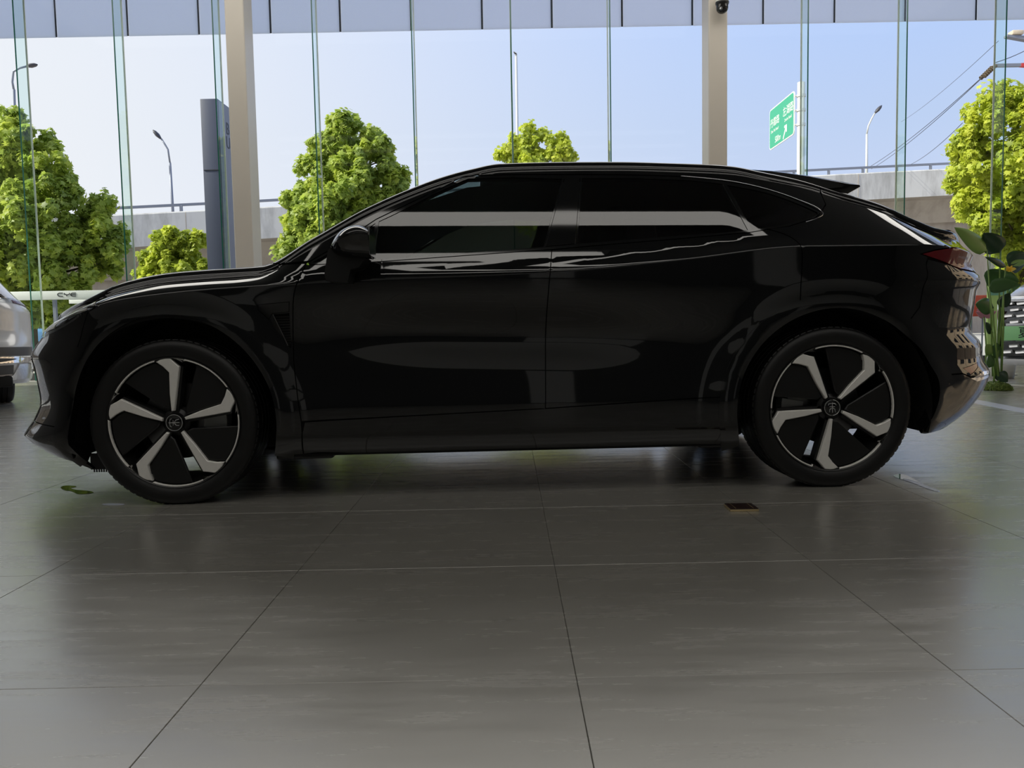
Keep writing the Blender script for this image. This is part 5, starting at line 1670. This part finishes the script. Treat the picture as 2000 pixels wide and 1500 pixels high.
for foot, lb, tip, wd, tone, dd, tw in LEAVES:
    f_, b_, t_ = rel(P3(foot[0], foot[1], dd)), rel(P3(lb[0], lb[1], dd)), rel(P3(tip[0], tip[1], dd - .05))
    f_.z = max(f_.z, .03)
    MB().tube([tuple(f_), tuple(f_.lerp(b_, .5) + Vector((.01, 0, 0))), tuple(b_)], [.009, .008, .005], 6).build('stem', MT['stem'], plant, smooth=True)
    big_leaf(plant, b_, t_, wd, MT[{'pale': 'big_leaf_pale', 'dark': 'big_leaf_dark', 'big': 'big_leaf'}[tone]], .10, tw)
# moss mound
mm_ = RNG.normal(0, 1, (5200, 3)); mm_ /= np.linalg.norm(mm_, axis=1, keepdims=True); mm_[:, 2] = np.abs(mm_[:, 2])
Cm = mm_ * np.array([.145, .16, .085]) * RNG.uniform(.85, 1.05, (5200, 1)) + np.array([0, 0, .004])
mo_ = leaves_mesh('moss', Cm, mm_, .022, RNG.uniform(0, 1, 5200), MT['moss'], plant, .5, 'blade'); tag(mo_, kind='stuff')
MB().lathe([(0, .001), (.13, .001), (.125, .05), (.06, .08), (0, .085)], 24, 'z').build('moss_base', MT['stem'], plant, smooth=True)

# second plant further right, its big dark leaf over the white car
pb1 = at(1955, 735, 9.9); pb1.z = 0
plant2 = empty('potted_plant', pb1); tag(plant2, 'second artificial plant with a dark drooping leaf and yellow bloom above the white car', 'plant')
def rel2(x, y, dd=0): return at(x, y, 9.9 + dd) - pb1
for lb, tip, wd, tone, tw in (((1970, 522), (2012, 495), .30, 'big_leaf_dark', .3), ((1972, 520), (2010, 508), .12, 'big_leaf_pale', .6), ((1978, 560), (2010, 600), .2, 'big_leaf', .2)):
    b_, t_ = rel2(*lb), rel2(*tip)
    f_ = Vector((b_.x * .3, 0, .05))
    MB().tube([tuple(f_), tuple(f_.lerp(b_, .55)), tuple(b_)], [.011, .010, .006], 6).build('stem', MT['stem'], plant2, smooth=True)
    big_leaf(plant2, b_, t_, wd, MT[tone], .10, tw)
for k, (tip) in enumerate(((1958, 528), (1964, 520), (1976, 518), (1984, 524), (1972, 536))):
    big_leaf(plant2, rel2(1974, 530, -.02 * k), rel2(tip[0], tip[1], -.05), .085, MT['petal_yellow'], .1, .3 * k, name='petal')
MB().tube([(0, 0, .05), tuple(rel2(1976, 600)), tuple(rel2(1975, 530))], .008, 6).build('stem', MT['stem'], plant2, smooth=True)
MB().lathe([(0, 0), (.14, 0), (.17, .26), (.15, .26), (.13, .22), (0, .22)], 24, 'z').build('pot', MT['white_plastic'], plant2, smooth=True)

# pink bloom
fl0 = at(1922, 735, 8.9); fl0.z = 0
fl = empty('flower', fl0); tag(fl, 'large pink artificial bloom on a stalk just behind the black tail', 'flower')
hc = at(1922, 618, 8.9) - fl0
MB().tube([(0, 0, 0), (.02, 0, hc.z * .5), tuple(hc)], .008, 6).build('stem', MT['stem'], fl, smooth=True)
MB().lathe([(0, 0), (.06, 0), (.055, .012), (0, .014)], 16, 'z').build('foot', MT['stem'], fl)
for k in range(7):
    a = -1.1 + k * .37
    tipv = hc + Vector((math.sin(a) * .125, -.03 + .03 * (k % 2), .02 + math.cos(a) * .095))
    big_leaf(fl, hc, tipv, .085, MT['petal_pink'], .15, .4 - .12 * k, name='petal')

# lime display panel with a mint stripe
lp0 = at(1945, 740, 10.4); lp0.z = 0
lp = empty('display_panel', lp0); tag(lp, 'lime green upright display panel with mint stripe behind the plants', 'display panel')
wz = at(1945, 552, 10.4).z
x0_, x1_ = at(1927, 640, 10.4).x - lp0.x, at(1972, 640, 10.4).x - lp0.x
MB().bbox(x0_, x1_, -.02, .02, .02, wz, .005).build('panel', MT['panel_lime'], lp, angle=40)
zm1, zm0 = at(1945, 566, 10.4).z, at(1945, 577, 10.4).z
MB().bbox(x0_ + .005, x1_ - .005, -.028, -.019, zm0, zm1, .002).build('stripe', MT['panel_mint'], lp)
MB().bbox(x0_ - .03, x1_ + .03, -.14, .14, 0, .02, .004).build('panel_foot', MT['white_plastic'], lp)

# ---- things on the floor
cp = [at(1432, 1001, 1), at(1482, 1000, 1)]
def gp(x, y):
    d = fw + rt * ((x - 1000.0) / CAM_F) - up * ((y - 750.0) / CAM_F)
    return Vector((0, 0, CAM_H)) + d * (-CAM_H / d.z)
a_, b_, c_ = gp(1427, 1000), gp(1483, 999), gp(1469, 988)
crd = empty('packet', (a_ + b_) / 2 + Vector((0, .05, 0)), math.atan2((b_ - a_).y, (b_ - a_).x)); tag(crd, 'small dark red flat packet with gold edge lying on the floor below the rear wheel', 'packet')
w_ = (b_ - a_).length / 2
MB().bbox(-w_, w_, -.048, .052, .0005, .0095, .001).build('card_body', MT['gold'], crd, angle=40)
MB().bbox(-w_ + .002, w_ - .002, -.0475, .0515, .0085, .0125, .0004).build('card_face', MT['card'], crd, angle=40)
MB().bbox(w_ - .022, w_ - .020, -.044, .048, .0120, .0130, .0003).build('card_stripe', MT['gold'], crd)
MB().bbox(-w_ + .022, -w_ + .024, -.044, .048, .0120, .0130, .0003).build('card_stripe', MT['gold'], crd)

def blob(name, label, cat, px, mat, h=.0012, smooth_n=3):
    P = [gp(x, y) for x, y in px]
    c = sum(P, Vector()) / len(P)
    pts = [(p.x - c.x, p.y - c.y) for p in P]
    # round the outline
    for _ in range(smooth_n):
        q = []
        for i in range(len(pts)):
            a = pts[i]; b = pts[(i + 1) % len(pts)]
            q += [(a[0] * .75 + b[0] * .25, a[1] * .75 + b[1] * .25), (a[0] * .25 + b[0] * .75, a[1] * .25 + b[1] * .75)]
        pts = q
    if poly_area(pts) < 0: pts = pts[::-1]
    I = [(x * .97, y * .97) for x, y in pts]
    n = len(pts)
    vs = [(x, y, .0004) for x, y in pts] + [(x, y, h) for x, y in I] + [(0, 0, h)]
    fs = [(k, (k + 1) % n, n + (k + 1) % n, n + k) for k in range(n)]
    fs.append(tuple(n + k for k in range(n)))
    vs.pop()
    o = mesh_obj(name, vs, fs, mat, None, False)
    o.location = (c.x, c.y, 0)
    tag(o, label, cat)
    return o
blob('puddle', 'small dark S-shaped puddle on the floor ahead of the front wheel', 'puddle',
     [(117, 951), (126, 948), (150, 949), (148, 952), (136, 953), (146, 957), (160, 958), (182, 960), (184, 963), (170, 965), (152, 966), (143, 962), (136, 959), (122, 958)], MT['water'])
blob('tape_scrap', 'thin pale scrap stuck to the floor left of the front tyre', 'scrap', [(197, 985), (212, 983), (242, 984), (244, 986), (226, 987), (206, 987)], MT['floor_tape'], .0016, 1)
blob('tape_scrap', 'pale twisted strip on the floor right of the rear tyre', 'scrap', [(1764, 934), (1788, 940), (1812, 950), (1838, 959), (1832, 962), (1806, 953), (1784, 944), (1762, 937)], MT['floor_tape'], .0016, 1)
blob('water_streak', 'clear wet streak above the pale strip right of the rear tyre', 'puddle', [(1744, 927), (1758, 925), (1774, 929), (1800, 944), (1806, 949), (1792, 946), (1766, 938), (1746, 932)], MT['water'], .0008, 2)
tp = [gp(1862, 776), gp(2080, 812), gp(2080, 804), gp(1862, 770)]
blob('floor_tape', 'broad pale tape line running across the floor at the right behind the tail', 'floor tape', [(1840, 771), (1905, 780), (2000, 798), (2100, 817), (2100, 827), (2000, 807), (1905, 788), (1840, 779)], MT['floor_tape'], .0012, 0)

# ---- dome camera hanging on the right column
dc = at(1410.5, 5.5, 12.49)
dome = empty('dome_camera', dc); tag(dome, 'black dome security camera with white collar hanging on the right column', 'security camera')
MB().lathe([(0, .16), (.080, .16), (.092, .12), (.096, .004), (.090, 0), (0, 0)], 32, 'z').build('collar', MT['white_plastic'], dome, angle=40)
MB().lathe([(.101, .008), (.103, -.004), (.098, -.022), (.088, -.045)], 32, 'z').build('dome_ring', MT['satin_black'], dome, angle=40)
MB().lathe([(.090, -.02)] + [(.090 * math.cos(a * PI / 24), -.075 - .085 * math.sin(a * PI / 24)) for a in range(0, 13)], 32, 'z').build('dome', MT['dome_black'], dome, smooth=True)
dl = Vector((-.45, -.80, -.42)).normalized()
c0 = Vector((0, 0, -.075)) + dl * .078
MB().tube([tuple(c0), tuple(c0 + dl * .016)], [.030, .027], 16).build('lens_barrel', MT['grey_plastic'], dome, smooth=True)
MB().tube([tuple(c0 + dl * .0155), tuple(c0 + dl * .019)], [.014, .012], 12).build('lens', MT['chrome'], dome, smooth=True)
MB().bbox(-.03, .03, .0, .163, .08, .14, .008).build('bracket', MT['white_plastic'], dome, angle=40)
